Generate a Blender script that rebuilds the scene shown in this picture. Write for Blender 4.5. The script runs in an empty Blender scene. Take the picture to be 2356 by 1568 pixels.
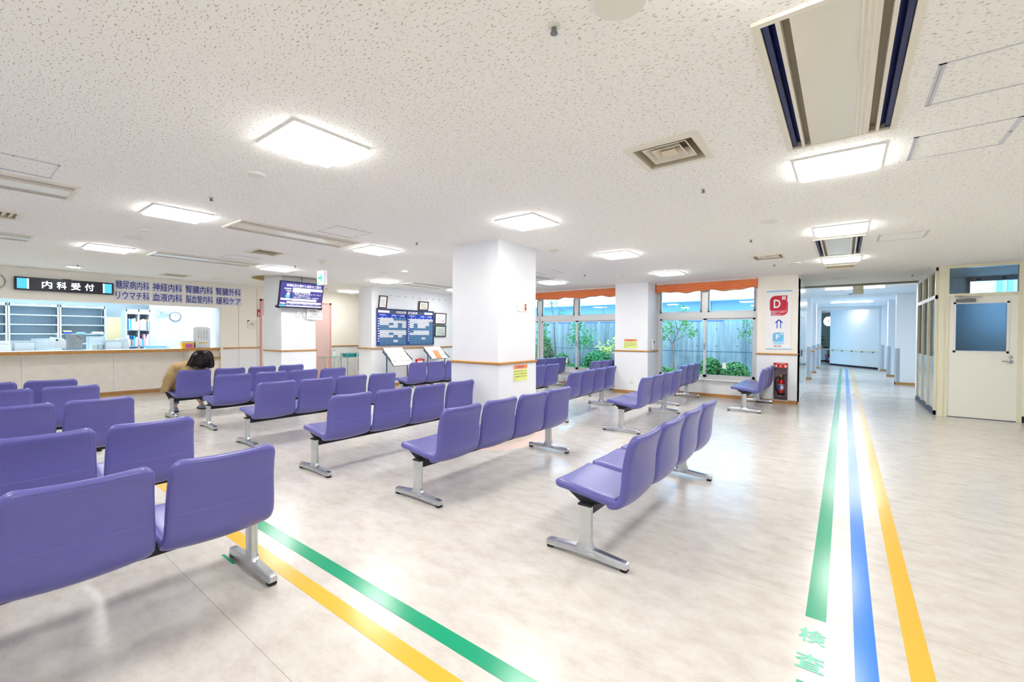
import bpy, bmesh, math, random
from mathutils import Vector, Matrix
random.seed(7)
S = bpy.context.scene
COL = S.collection

# ------------------------------------------------------------------ camera, world, exposure
cam_d = bpy.data.cameras.new('camera'); cam = bpy.data.objects.new('camera', cam_d); COL.objects.link(cam)
cam_d.sensor_fit = 'HORIZONTAL'; cam_d.sensor_width = 36.0; cam_d.lens = 1001.5 / 2356 * 36.0
cam_d.clip_start = 0.05; cam_d.clip_end = 200
YAW, PITCH, ROLL = -0.651878, -0.0149656, 0.0047292
fw = Vector((math.sin(YAW) * math.cos(PITCH), math.cos(YAW) * math.cos(PITCH), math.sin(PITCH)))
rt = Vector((math.cos(YAW), -math.sin(YAW), 0)); up = rt.cross(fw)
rt2 = rt * math.cos(ROLL) + up * math.sin(ROLL); up2 = up * math.cos(ROLL) - rt * math.sin(ROLL)
cam.matrix_world = Matrix(((rt2.x, up2.x, -fw.x, 0), (rt2.y, up2.y, -fw.y, 0), (rt2.z, up2.z, -fw.z, 1.33), (0, 0, 0, 1)))
S.camera = cam

world = bpy.data.worlds.new('sky'); S.world = world; world.use_nodes = True
wb = world.node_tree.nodes['Background']; wb.inputs[0].default_value = (0.46, 0.75, 1.0, 1); wb.inputs[1].default_value = 3.9
S.view_settings.view_transform = 'Standard'; S.view_settings.look = 'None'
S.view_settings.exposure = 0.83; S.view_settings.gamma = 1.0; S.view_settings.use_curve_mapping = False
cy_ = S.cycles; cy_.max_bounces = 8; cy_.diffuse_bounces = 5; cy_.glossy_bounces = 4; cy_.transmission_bounces = 6; cy_.transparent_max_bounces = 12; cy_.caustics_reflective = False; cy_.caustics_refractive = False; cy_.adaptive_threshold = 0.06; cy_.adaptive_min_samples = 16
LAMP = 21.0          # radiance of the ceiling panels

# ------------------------------------------------------------------ materials
def lin(c):
    return tuple((v / 255 / 12.92) if v / 255 <= 0.04045 else ((v / 255 + 0.055) / 1.055) ** 2.4 for v in c) + (1.0,)
MATS = {}
def mat(name, rgb, rough=0.5, metal=0.0, spec=0.5, noise=0.0, nscale=20.0, bump=0.0, bscale=60.0, emit=0.0, emit_rgb=None, coat=0.0):
    m = bpy.data.materials.new(name); m.use_nodes = True; nt = m.node_tree; b = nt.nodes['Principled BSDF']
    b.inputs['Base Color'].default_value = lin(rgb); b.inputs['Roughness'].default_value = rough
    b.inputs['Metallic'].default_value = metal; b.inputs['Specular IOR Level'].default_value = spec
    b.inputs['Coat Weight'].default_value = coat; b.inputs['Coat Roughness'].default_value = 0.08
    tc = None
    if noise or bump:
        tc = nt.nodes.new('ShaderNodeTexCoord')
    if noise:
        n = nt.nodes.new('ShaderNodeTexNoise'); n.inputs['Scale'].default_value = nscale; n.inputs['Detail'].default_value = 5
        r = nt.nodes.new('ShaderNodeValToRGB')
        c = lin(rgb); r.color_ramp.elements[0].color = tuple(max(0, v * (1 - noise)) for v in c[:3]) + (1,)
        r.color_ramp.elements[1].color = tuple(min(1, v * (1 + noise)) for v in c[:3]) + (1,)
        r.color_ramp.elements[0].position = 0.3; r.color_ramp.elements[1].position = 0.7
        nt.links.new(tc.outputs['Object'], n.inputs['Vector']); nt.links.new(n.outputs['Fac'], r.inputs['Fac']); nt.links.new(r.outputs['Color'], b.inputs['Base Color'])
    if bump:
        n2 = nt.nodes.new('ShaderNodeTexNoise'); n2.inputs['Scale'].default_value = bscale; n2.inputs['Detail'].default_value = 3
        bp = nt.nodes.new('ShaderNodeBump'); bp.inputs['Strength'].default_value = bump; bp.inputs['Distance'].default_value = 0.01
        nt.links.new(tc.outputs['Object'], n2.inputs['Vector']); nt.links.new(n2.outputs['Fac'], bp.inputs['Height']); nt.links.new(bp.outputs['Normal'], b.inputs['Normal'])
    if emit:
        b.inputs['Emission Color'].default_value = lin(emit_rgb or rgb); b.inputs['Emission Strength'].default_value = emit
    MATS[name] = m
    return m

def emitter(name, rgb, strength):
    m = bpy.data.materials.new(name); m.use_nodes = True; nt = m.node_tree; nt.nodes.clear()
    e = nt.nodes.new('ShaderNodeEmission'); o = nt.nodes.new('ShaderNodeOutputMaterial')
    e.inputs[0].default_value = rgb + (1,); e.inputs[1].default_value = strength
    nt.links.new(e.outputs[0], o.inputs[0]); MATS[name] = m
    if not name.startswith('lamp'): m.cycles.emission_sampling = 'NONE'
    return m

def glass(name, tint=(0.93, 0.97, 0.99), refl=1.45, frost=None):
    m = bpy.data.materials.new(name); m.use_nodes = True; nt = m.node_tree; nt.nodes.clear()
    o = nt.nodes.new('ShaderNodeOutputMaterial'); mx = nt.nodes.new('ShaderNodeMixShader'); fr = nt.nodes.new('ShaderNodeFresnel')
    fr.inputs['IOR'].default_value = refl; g = nt.nodes.new('ShaderNodeBsdfGlossy'); g.inputs['Roughness'].default_value = 0.02
    if frost:
        t = nt.nodes.new('ShaderNodeBsdfRefraction'); t.inputs[0].default_value = frost + (1,); t.inputs['Roughness'].default_value = 0.75; t.inputs['IOR'].default_value = 1.25
        t0 = t; t1 = nt.nodes.new('ShaderNodeBsdfTranslucent'); t1.inputs[0].default_value = frost + (1,); t = nt.nodes.new('ShaderNodeMixShader'); t.inputs[0].default_value = 0.55; nt.links.new(t0.outputs[0], t.inputs[1]); nt.links.new(t1.outputs[0], t.inputs[2])
        g.inputs['Roughness'].default_value = 0.25
        ns = nt.nodes.new('ShaderNodeTexNoise'); ns.inputs['Scale'].default_value = 90; bp = nt.nodes.new('ShaderNodeBump'); bp.inputs['Strength'].default_value = 0.6
        tc = nt.nodes.new('ShaderNodeTexCoord'); nt.links.new(tc.outputs['Object'], ns.inputs['Vector']); nt.links.new(ns.outputs['Fac'], bp.inputs['Height'])
        nt.links.new(bp.outputs[0], g.inputs['Normal'])
    else:
        t = nt.nodes.new('ShaderNodeBsdfTransparent'); t.inputs[0].default_value = tint + (1,)
    nt.links.new(fr.outputs[0], mx.inputs[0]); nt.links.new(t.outputs[0], mx.inputs[1]); nt.links.new(g.outputs[0], mx.inputs[2]); nt.links.new(mx.outputs[0], o.inputs[0])
    MATS[name] = m
    return m

# ceiling board with short dark fissures
def ceiling_mat():
    m = bpy.data.materials.new('fissured_board'); m.use_nodes = True; nt = m.node_tree; b = nt.nodes['Principled BSDF']
    b.inputs['Roughness'].default_value = 0.9; b.inputs['Specular IOR Level'].default_value = 0.2
    tc = nt.nodes.new('ShaderNodeTexCoord')
    mp = nt.nodes.new('ShaderNodeMapping'); mp.inputs['Scale'].default_value = (48, 130, 60)
    wp = nt.nodes.new('ShaderNodeTexNoise'); wp.inputs['Scale'].default_value = 9; wp.inputs['Detail'].default_value = 2
    ad = nt.nodes.new('ShaderNodeVectorMath'); ad.operation = 'MULTIPLY_ADD'; ad.inputs[1].default_value = (0.04, 0.04, 0)
    n = nt.nodes.new('ShaderNodeTexNoise'); n.inputs['Scale'].default_value = 1.0; n.inputs['Detail'].default_value = 2.0; n.inputs['Roughness'].default_value = 0.55
    r = nt.nodes.new('ShaderNodeValToRGB'); r.color_ramp.elements[0].position = 0.605; r.color_ramp.elements[1].position = 0.665
    r.color_ramp.elements[0].color = lin((253, 252, 246)); r.color_ramp.elements[1].color = lin((192, 178, 156))
    n3 = nt.nodes.new('ShaderNodeTexNoise'); n3.inputs['Scale'].default_value = 330; n3.inputs['Detail'].default_value = 1
    bp = nt.nodes.new('ShaderNodeBump'); bp.inputs['Strength'].default_value = 0.25; bp.inputs['Distance'].default_value = 0.004
    L = nt.links.new
    L(tc.outputs['Object'], wp.inputs['Vector']); L(wp.outputs['Color'], ad.inputs[0]); L(tc.outputs['Object'], ad.inputs[2]); L(ad.outputs[0], mp.inputs['Vector'])
    L(mp.outputs[0], n.inputs['Vector']); L(n.outputs['Fac'], r.inputs['Fac']); L(r.outputs['Color'], b.inputs['Base Color'])
    L(tc.outputs['Object'], n3.inputs['Vector']); L(n3.outputs['Fac'], bp.inputs['Height']); L(bp.outputs[0], b.inputs['Normal'])
    MATS['ceiling'] = m
    return m
ceiling_mat()

def floor_mat():
    m = bpy.data.materials.new('marbled_vinyl'); m.use_nodes = True; nt = m.node_tree; b = nt.nodes['Principled BSDF']
    tc = nt.nodes.new('ShaderNodeTexCoord'); L = nt.links.new
    mp = nt.nodes.new('ShaderNodeMapping'); mp.inputs['Scale'].default_value = (1.0, 1.7, 1)
    n = nt.nodes.new('ShaderNodeTexNoise'); n.inputs['Scale'].default_value = 5.5; n.inputs['Detail'].default_value = 10; n.inputs['Roughness'].default_value = 0.72
    r = nt.nodes.new('ShaderNodeValToRGB'); r.color_ramp.elements[0].position = 0.3; r.color_ramp.elements[1].position = 0.72
    r.color_ramp.elements[0].color = lin((200, 192, 182)); r.color_ramp.elements[1].color = lin((226, 223, 216))
    e = r.color_ramp.elements.new(0.5); e.color = lin((216, 210, 201))
    n2 = nt.nodes.new('ShaderNodeTexNoise'); n2.inputs['Scale'].default_value = 1.3; n2.inputs['Detail'].default_value = 4
    r2 = nt.nodes.new('ShaderNodeMapRange'); r2.inputs[1].default_value = 0.3; r2.inputs[2].default_value = 0.7; r2.inputs[3].default_value = 0.16; r2.inputs[4].default_value = 0.27
    n3 = nt.nodes.new('ShaderNodeTexNoise'); n3.inputs['Scale'].default_value = 14; n3.inputs['Detail'].default_value = 2
    bp = nt.nodes.new('ShaderNodeBump'); bp.inputs['Strength'].default_value = 0.04; bp.inputs['Distance'].default_value = 0.01
    L(tc.outputs['Object'], mp.inputs[0]); L(mp.outputs[0], n.inputs['Vector']); L(n.outputs['Fac'], r.inputs['Fac']); L(r.outputs['Color'], b.inputs['Base Color'])
    L(tc.outputs['Object'], n2.inputs['Vector']); L(n2.outputs['Fac'], r2.inputs[0]); L(r2.outputs[0], b.inputs['Roughness'])
    L(tc.outputs['Object'], n3.inputs['Vector']); L(n3.outputs['Fac'], bp.inputs['Height']); L(bp.outputs[0], b.inputs['Normal'])
    b.inputs['Specular IOR Level'].default_value = 0.55
    MATS['floor'] = m
floor_mat()

def concrete_mat():
    m = bpy.data.materials.new('formed_concrete'); m.use_nodes = True; nt = m.node_tree; b = nt.nodes['Principled BSDF']; L = nt.links.new
    tc = nt.nodes.new('ShaderNodeTexCoord'); mp = nt.nodes.new('ShaderNodeMapping'); mp.inputs['Scale'].default_value = (7, 7, 0.5)
    n = nt.nodes.new('ShaderNodeTexNoise'); n.inputs['Scale'].default_value = 1.4; n.inputs['Detail'].default_value = 8; n.inputs['Roughness'].default_value = 0.65
    r = nt.nodes.new('ShaderNodeValToRGB'); r.color_ramp.elements[0].position = 0.3; r.color_ramp.elements[1].position = 0.7
    r.color_ramp.elements[0].color = lin((104, 122, 130)); r.color_ramp.elements[1].color = lin((186, 196, 198))
    L(tc.outputs['Object'], mp.inputs[0]); L(mp.outputs[0], n.inputs['Vector']); L(n.outputs['Fac'], r.inputs['Fac']); L(r.outputs['Color'], b.inputs['Base Color'])
    b.inputs['Roughness'].default_value = 0.9
    MATS['concrete'] = m
concrete_mat()

mat('wall', (240, 243, 246), 0.75, noise=0.015, nscale=3)
mat('wall_cream', (251, 246, 235), 0.75, noise=0.015, nscale=3)
mat('wall_cool', (238, 241, 244), 0.6)
mat('wood', (196, 142, 72), 0.35, noise=0.12, nscale=14)
mat('wood_base', (186, 140, 84), 0.4, noise=0.1, nscale=10)
mat('vinyl', (97, 95, 167), 0.30, noise=0.035, nscale=6, bump=0.06, bscale=220, spec=0.5)
mat('thread', (126, 124, 196), 0.5)
mat('dark_thread', (58, 58, 110), 0.6)
mat('black_metal', (34, 36, 46), 0.4, metal=0.3)
mat('aluminium', (206, 210, 214), 0.27, metal=0.95, noise=0.05, nscale=30)
mat('rubber', (22, 22, 24), 0.7)
mat('white_metal', (243, 243, 243), 0.4)
mat('cream_metal', (238, 232, 216), 0.4)
mat('cream_door', (250, 250, 240), 0.38)
mat('cream_frame', (240, 236, 210), 0.36)
mat('navy', (22, 34, 92), 0.45)
mat('black_slot', (14, 14, 16), 0.6)
mat('taupe', (150, 140, 122), 0.5)
mat('ac_panel', (232, 228, 212), 0.16, spec=0.6)
mat('hatch_rim', (214, 214, 220), 0.4)
mat('vent_in', (226, 212, 182), 0.6)
mat('vent_dark', (60, 52, 40), 0.8)
mat('green_tape', (0, 164, 118), 0.2, spec=0.35)
mat('green_ink', (96, 204, 170), 0.3)
mat('blue_tape', (0, 126, 228), 0.2, spec=0.35)
mat('yellow_tape', (238, 186, 60), 0.2, spec=0.4)
mat('faded_red', (238, 214, 202), 0.25)
mat('orange_cloth', (255, 158, 104), 0.85, noise=0.08, nscale=25, bump=0.2, bscale=80)
mat('sash', (214, 216, 214), 0.35, metal=0.35)
mat('sash_dark', (120, 126, 130), 0.4, metal=0.5)
mat('steel', (190, 194, 198), 0.25, metal=1.0)
mat('grey_steel', (128, 132, 138), 0.4, metal=0.6)
mat('fire_door', (214, 222, 226), 0.14, metal=0.25, spec=0.7)
mat('pink', (232, 198, 192), 0.5)
mat('pink_dark', (222, 170, 166), 0.5)
mat('door_cream', (240, 240, 226), 0.5)
mat('navy_ink', (40, 52, 150), 0.5)
mat('film', (226, 226, 236), 0.3)
mat('sign_black', (30, 34, 46), 0.3)
mat('sign_frame', (24, 26, 44), 0.35)
mat('paper', (246, 247, 248), 0.7)
mat('paper_grey', (150, 154, 162), 0.7)
mat('ink', (60, 62, 72), 0.7)
mat('ink_red', (206, 78, 78), 0.7)
mat('red', (206, 30, 26), 0.25)
mat('crimson', (196, 30, 54), 0.5)
mat('rose', (214, 64, 92), 0.5)
mat('sky_print', (116, 200, 246), 0.5)
mat('sky_pale', (168, 222, 250), 0.5)
mat('blue_print', (16, 100, 230), 0.5)
mat('orange_print', (246, 160, 104), 0.6)
mat('lime_print', (232, 242, 140), 0.6)
mat('magenta_ink', (160, 40, 110), 0.6)
mat('frame_wood', (72, 44, 30), 0.35)
mat('frame_black', (28, 24, 22), 0.35)
mat('board_grey', (72, 84, 120), 0.35)
mat('board_blue', (16, 60, 190), 0.35)
mat('board_cell', (92, 132, 172), 0.18)
mat('tile_white', (244, 246, 250), 0.4)
mat('plum_steel', (168, 148, 160), 0.3, metal=0.2)
mat('hose', (26, 26, 28), 0.5)
mat('brass', (170, 130, 60), 0.35, metal=0.9)
mat('office_wall', (232, 244, 250), 0.7)
mat('office_metal', (226, 236, 242), 0.4)
mat('office_back', (196, 214, 226), 0.5)
mat('monitor_grey', (206, 218, 226), 0.45)
mat('monitor_dark', (70, 76, 84), 0.4)
mat('beige_wall', (214, 204, 176), 0.7)
mat('counter_panel', (252, 246, 238), 0.45, noise=0.03, nscale=8)
mat('counter_white', (248, 248, 248), 0.3)
mat('sharps_yellow', (250, 200, 30), 0.35)
mat('pink_label', (226, 110, 190), 0.5)
mat('teal', (40, 176, 186), 0.45)
mat('navy_folder', (30, 80, 180), 0.5)
mat('bluefold', (30, 110, 220), 0.5); mat('pinkfold', (240, 180, 206), 0.6); mat('yellowfold', (248, 236, 150), 0.6); mat('cyanfold', (60, 200, 240), 0.5); mat('whitefold', (246, 248, 250), 0.6)
mat('arrow_yellow', (240, 214, 40), 0.6)
mat('hair', (24, 16, 18), 0.32, spec=0.3, noise=0.3, nscale=40)
mat('skin', (228, 182, 158), 0.5)
mat('khaki', (178, 152, 106), 0.8, noise=0.12, nscale=14, bump=0.15, bscale=90)
mat('denim', (28, 32, 58), 0.8, noise=0.15, nscale=30)
mat('denim_cuff', (110, 124, 158), 0.8)
mat('shoe', (126, 142, 166), 0.4, metal=0.2); mat('shoe_sole', (36, 40, 50), 0.7)
mat('leaf', (84, 150, 72), 0.5, noise=0.35, nscale=9)
mat('leaf_b', (66, 160, 84), 0.45, noise=0.35, nscale=9)
mat('leaf_y', (200, 210, 110), 0.5, noise=0.3, nscale=9)
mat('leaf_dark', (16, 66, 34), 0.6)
mat('bark', (120, 108, 104), 0.85, noise=0.25, nscale=30)
mat('stake', (178, 122, 84), 0.8)
mat('soil', (92, 100, 96), 0.95, noise=0.3, nscale=12)
mat('ext_white', (226, 238, 244), 0.8)
mat('ext_wall', (120, 156, 196), 0.85)
mat('ext_dark', (60, 84, 128), 0.6)
mat('corr_wall', (238, 242, 246), 0.55)
mat('corr_kick', (176, 188, 202), 0.3, metal=0.5)
mat('corr_panel', (232, 238, 244), 0.45)
mat('black_base', (26, 26, 34), 0.5)
mat('blue_base', (62, 80, 110), 0.5)
mat('plate_cream', (238, 235, 222), 0.5)
mat('switch', (238, 238, 222), 0.4)
mat('sage', (198, 214, 204), 0.8)
mat('trolley_white', (240, 240, 238), 0.4)
mat('glass_green', (120, 200, 180), 0.1, spec=0.8)
mat('tan_recess', (214, 190, 132), 0.8)
emitter('lamp', (1.0, 0.985, 0.965), LAMP)
emitter('lamp_down', (1.0, 0.99, 0.97), 60.0)
emitter('lamp_corr', (1.0, 0.98, 0.95), 75.0)
emitter('lamp_office', (0.82, 0.94, 1.0), 11.0)
emitter('letter_glow', (0.92, 1.0, 1.0), 2.4)
emitter('sign_cyan', (0.12, 0.62, 0.95), 0.7)
emitter('exit_white', (0.95, 1.0, 0.98), 1.0)
emitter('exit_green', (0.0, 0.72, 0.55), 0.75)
emitter('tv_purple', (0.10, 0.09, 0.36), 0.65)
emitter('tv_white', (0.95, 0.95, 1.0), 0.8)
emitter('tv_cyan', (0.2, 0.75, 0.8), 0.65)
emitter('tv_green', (0.3, 0.8, 0.6), 0.6)
emitter('lantern', (1.0, 0.93, 0.86), 1.2)
glass('glass'); glass('glass_tint', (0.80, 0.92, 0.98), 1.6); glass('frosted', frost=(0.80, 0.90, 0.95)); glass('glass_board', (0.95, 0.97, 1.0), 1.3)

# ------------------------------------------------------------------ mesh helpers
class MB:
    def __init__(s): s.v = []; s.f = []
    def add(s, v, f):
        o = len(s.v); s.v += [tuple(p) for p in v]; s.f += [tuple(i + o for i in q) for q in f]; return s
    def box(s, x0, x1, y0, y1, z0, z1):
        v = [(x, y, z) for z in (z0, z1) for y in (y0, y1) for x in (x0, x1)]
        return s.add(v, [(0, 2, 3, 1), (4, 5, 7, 6), (0, 1, 5, 4), (2, 6, 7, 3), (0, 4, 6, 2), (1, 3, 7, 5)])
    def obox(s, c, ax, ay, az):          # centre and three half-axes
        c, ax, ay, az = Vector(c), Vector(ax), Vector(ay), Vector(az)
        v = [c + ax * i + ay * j + az * k for k in (-1, 1) for j in (-1, 1) for i in (-1, 1)]
        return s.add(v, [(0, 2, 3, 1), (4, 5, 7, 6), (0, 1, 5, 4), (2, 6, 7, 3), (0, 4, 6, 2), (1, 3, 7, 5)])
    def cham(s, x0, x1, y0, y1, z0, z1, b):   # box with chamfered vertical and horizontal edges (rings)
        def ring(z, i):
            a, c, d, e = x0 + i, x1 - i, y0 + i, y1 - i; k = b
            return [(a + k, d, z), (c - k, d, z), (c, d + k, z), (c, e - k, z), (c - k, e, z), (a + k, e, z), (a, e - k, z), (a, d + k, z)]
        return s.loft([ring(z0, b * .7), ring(z0 + b, 0), ring(z1 - b, 0), ring(z1, b * .7)])
    def loft(s, rings, cap=True, closed=True):
        n = len(rings[0]); v = [p for r in rings for p in r]; f = []
        for i in range(len(rings) - 1):
            for j in range(n if closed else n - 1):
                a, b = i * n + j, i * n + (j + 1) % n
                f.append((a, b, b + n, a + n))
        if cap:
            f.append(tuple(range(n - 1, -1, -1))); f.append(tuple(range((len(rings) - 1) * n, len(rings) * n)))
        return s.add(v, f)
    def prism(s, poly, axis, a, b):      # 2-D polygon extruded along an axis
        def P(u, v, w): return {'x': (w, u, v), 'y': (u, w, v), 'z': (u, v, w)}[axis]
        return s.loft([[P(u, v, a) for u, v in poly], [P(u, v, b) for u, v in poly]])
    def tube(s, pts, r, n=8, cap=True):
        pts = [Vector(p) for p in pts]; R = r if isinstance(r, (list, tuple)) else [r] * len(pts); rings = []; ref = None
        for i, p in enumerate(pts):
            t = (pts[min(i + 1, len(pts) - 1)] - pts[max(i - 1, 0)]).normalized()
            if ref is None: ref = Vector((0, 0, 1)) if abs(t.z) < 0.9 else Vector((1, 0, 0))
            u = t.cross(ref).normalized(); w = u.cross(t).normalized(); ref = w
            rings.append([p + (u * math.cos(2 * math.pi * k / n) + w * math.sin(2 * math.pi * k / n)) * R[i] for k in range(n)])
        return s.loft(rings, cap)
    def lathe(s, c, prof, n=20, axis='z', cap=True):
        rings = []
        for r, h in prof:
            ring = []
            for k in range(n):
                a = 2 * math.pi * k / n; u, w = r * math.cos(a), r * math.sin(a)
                d = {'z': (u, w, h), 'y': (u, h, w), 'x': (h, u, w)}[axis]
                ring.append((c[0] + d[0], c[1] + d[1], c[2] + d[2]))
            rings.append(ring)
        return s.loft(rings, cap)
    def ball(s, c, rx, ry, rz, n=10, m=7):
        rings = []
        for i in range(1, m):
            t = math.pi * i / m
            rings.append([(c[0] + rx * math.sin(t) * math.cos(2 * math.pi * k / n), c[1] + ry * math.sin(t) * math.sin(2 * math.pi * k / n), c[2] - rz * math.cos(t)) for k in range(n)])
        return s.loft(rings)
    def mesh(s, name, m, smooth=False):
        me = bpy.data.meshes.new(name); me.from_pydata([tuple(p) for p in s.v], [], s.f)
        bm = bmesh.new(); bm.from_mesh(me); bmesh.ops.recalc_face_normals(bm, faces=bm.faces); bm.to_mesh(me); bm.free()
        me.materials.append(MATS[m])
        if smooth:
            me.polygons.foreach_set('use_smooth', [True] * len(me.polygons))
            try: me.set_sharp_from_angle(angle=math.radians(40))
            except Exception: pass
        return me
    def build(s, name, m, parent=None, smooth=False):
        return link(name, s.mesh(name, m, smooth), parent)

def link(name, me, parent=None):
    o = bpy.data.objects.new(name, me); COL.objects.link(o)
    if parent is not None: o.parent = parent
    return o
def tag(o, label, cat, group=None, kind=None):
    o['label'] = label; o['category'] = cat
    if group: o['group'] = group
    if kind: o['kind'] = kind
    return o
def thing(name, label, cat, loc=(0, 0, 0), rz=0.0, group=None):
    o = bpy.data.objects.new(name, None); COL.objects.link(o); o.location = loc; o.rotation_euler = (0, 0, rz)
    o.empty_display_size = 0.1
    return tag(o, label, cat, group)
def struct(name, mb, m, label=None, parent=None, smooth=False):
    o = mb.build(name, m, parent, smooth)
    if parent is None:
        o['kind'] = 'structure'
        if label: o['label'] = label; o['category'] = name.split('_')[0]
    return o
def sempty(name, label, loc=(0, 0, 0), rz=0.0):
    o = thing(name, label, name.split('_')[0], loc, rz); o['kind'] = 'structure'; return o
def copy_tree(o, parent=None):
    c = o.copy(); COL.objects.link(c); c.parent = parent
    for ch in KIDS.get(o.name, [x for x in o.children]): copy_tree(ch, c)
    return c
KIDS = {}
B = lambda *a: MB().box(*a)

# lettering: flat print, a mesh of glyph outlines laid on a plane
FONT = {}
def glyphs(body, space=1.0):
    key = (body, space)
    if key in FONT: return FONT[key]
    cu = bpy.data.curves.new('lettering', 'FONT'); cu.body = body; cu.resolution_u = 3; cu.space_character = space; cu.space_line = 1.15
    o = bpy.data.objects.new('lettering', cu); COL.objects.link(o)
    bpy.context.view_layer.update()
    me = bpy.data.meshes.new_from_object(o.evaluated_get(bpy.context.evaluated_depsgraph_get()))
    v = [(p.co.x, p.co.y) for p in me.vertices]; f = [tuple(p.vertices) for p in me.polygons]
    bpy.data.objects.remove(o); bpy.data.curves.remove(cu); bpy.data.meshes.remove(me)
    FONT[key] = (v, f); return v, f
def letter(body, m, parent, o, u, v, w, h, bold=0.0, space=1.0, name='lettering', fit=True):
    """fit the text into the rectangle with lower-left corner o, unit axes u (right) and v (up), size w x h"""
    vs, fs = glyphs(body, space); o, u, v = Vector(o), Vector(u), Vector(v)
    if bold:
        d = bold; base_v, base_f = vs, fs; vs, fs = [], []; nrm = u.cross(v) * .00004
        offs = ((0, 0), (d, 0), (-d, 0), (0, d), (0, -d))
        vs = [(p[0] + a, p[1] + b, i) for i, (a, b) in enumerate(offs) for p in base_v]; k = len(base_v); fs = [tuple(q + k * i for q in f) for i in range(5) for f in base_f]
    else: nrm = Vector((0, 0, 0)); vs = [(p[0], p[1], 0) for p in vs]
    x0 = min(p[0] for p in vs); x1 = max(p[0] for p in vs); y0 = min(p[1] for p in vs); y1 = max(p[1] for p in vs)
    sx = w / (x1 - x0); sy = h / (y1 - y0)
    if not fit: sx = sy = min(sx, sy)
    mb = MB().add([o + u * ((p[0] - x0) * sx) + v * ((p[1] - y0) * sy) + nrm * p[2] for p in vs], fs)
    me = bpy.data.meshes.new(name); me.from_pydata([tuple(p) for p in mb.v], [], mb.f); me.materials.append(MATS[m])
    return link(name, me, parent)
# ------------------------------------------------------------------ the setting
H = 2.5
AC_POS = [(-0.04, 2.55), (-0.07, 7.14), (-5.19, 2.57), (-8.07, 2.57), (-5.17, 0.0), (-8.10, 0.0), (-8.02, 7.18), (-5.12, 7.14)]
VENT_POS = [(-0.905, 2.845, 0), (-0.91, 7.43, 0), (-6.63, 2.85, 1), (-10.75, 2.88, 1), (-0.075, 9.16, 2), (-6.64, 0.29, 1)]
COFFER = (-9.56, 4.57, 0.70)

def ceiling():
    bm = bmesh.new(); edges = []
    def loop(pts):
        vs = [bm.verts.new((x, y, 0)) for x, y in pts]
        for i in range(len(vs)): edges.append(bm.edges.new((vs[i], vs[(i + 1) % len(vs)])))
    loop([(-11.95, -3), (2.7, -3), (2.7, 12.5), (-0.8, 12.5), (-0.8, 10.2), (-11.95, 10.2)])
    for x, y in AC_POS: loop([(x - .245, y - .685), (x + .245, y - .685), (x + .245, y + .685), (x - .245, y + .685)])
    for x, y, k in VENT_POS: loop([(x - .185, y - .185), (x + .185, y - .185), (x + .185, y + .185), (x - .185, y + .185)])
    loop([(COFFER[0] + COFFER[2] * math.cos(2 * math.pi * i / 48), COFFER[1] + COFFER[2] * math.sin(2 * math.pi * i / 48)) for i in range(48)])
    bmesh.ops.triangle_fill(bm, use_beauty=True, use_dissolve=False, edges=edges)
    for f in bm.faces:
        if f.normal.z > 0: f.normal_flip()
    me = bpy.data.meshes.new('ceiling'); bm.to_mesh(me); bm.free(); me.materials.append(MATS['ceiling'])
    o = link('ceiling', me); o.location = (0, 0, H); o['kind'] = 'structure'; o['label'] = 'cream fissured acoustic board ceiling over the waiting hall'; o['category'] = 'ceiling'
    # round recess around the pillar below the screen
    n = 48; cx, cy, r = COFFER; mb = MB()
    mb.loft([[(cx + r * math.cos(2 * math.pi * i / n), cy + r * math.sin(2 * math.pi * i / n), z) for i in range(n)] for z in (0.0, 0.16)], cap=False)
    c = mb.build('recess_wall', 'tan_recess', o, True)  # one even tan on the recess wall
    mb = MB().add([(cx + r * math.cos(2 * math.pi * i / n), cy + r * math.sin(2 * math.pi * i / n), .16) for i in range(n)], [tuple(range(n))]); mb.build('recess_top', 'ceiling', o)
    mb = MB(); mb.loft([[(cx + q * math.cos(2 * math.pi * i / n), cy + q * math.sin(2 * math.pi * i / n), z) for i in range(n)] for q, z in ((r, -.001), (r + .025, -.001), (r + .025, -.008), (r, -.008), (r, -.001))], cap=False)
    mb.build('recess_rim', 'cream_metal', o, True)
    return o
ceiling()

# floor: vinyl sheets with hairline welds
fl = sempty('floor', 'glossy cream marbled vinyl floor of the waiting hall')
B(-12.4, 2.7, -3, 12.45, -.2, -.0025).build('screed', 'taupe', fl)
ys = [-3, -1.02, 0.80, 2.62, 4.44, 6.26, 8.08, 9.90, 12.45]
for i in range(len(ys) - 1):
    for x0, x1 in ((-12.4, -6.4), (-6.4, 2.7)):
        B(x0 + .0008, x1 - .0008, ys[i] + .0008, ys[i + 1] - .0008, -.0025, 0).build('sheet', 'floor', fl)
fc = sempty('floor_corridor', 'glossy pale vinyl floor of the corridor beyond the fire shutter line')
B(-1.5, 1.9, 12.45, 22.4, -.2, -.0005).build('slab', 'floor', fc); B(-3.1, 2.2, 22.4, 31, -.2, -.0005).build('slab', 'floor', fc)
B(-.86, 1.25, 12.425, 12.475, -.0005, .003).build('shutter_strip', 'aluminium', fc)
B(-1.0, 1.2, 22.3, 22.34, -.0005, .003).build('shutter_strip', 'aluminium', fc)
fo = struct('floor_office', B(-17.5, -12.4, -3, 7, -.2, -.001), 'office_back', 'grey floor of the reception office')

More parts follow.
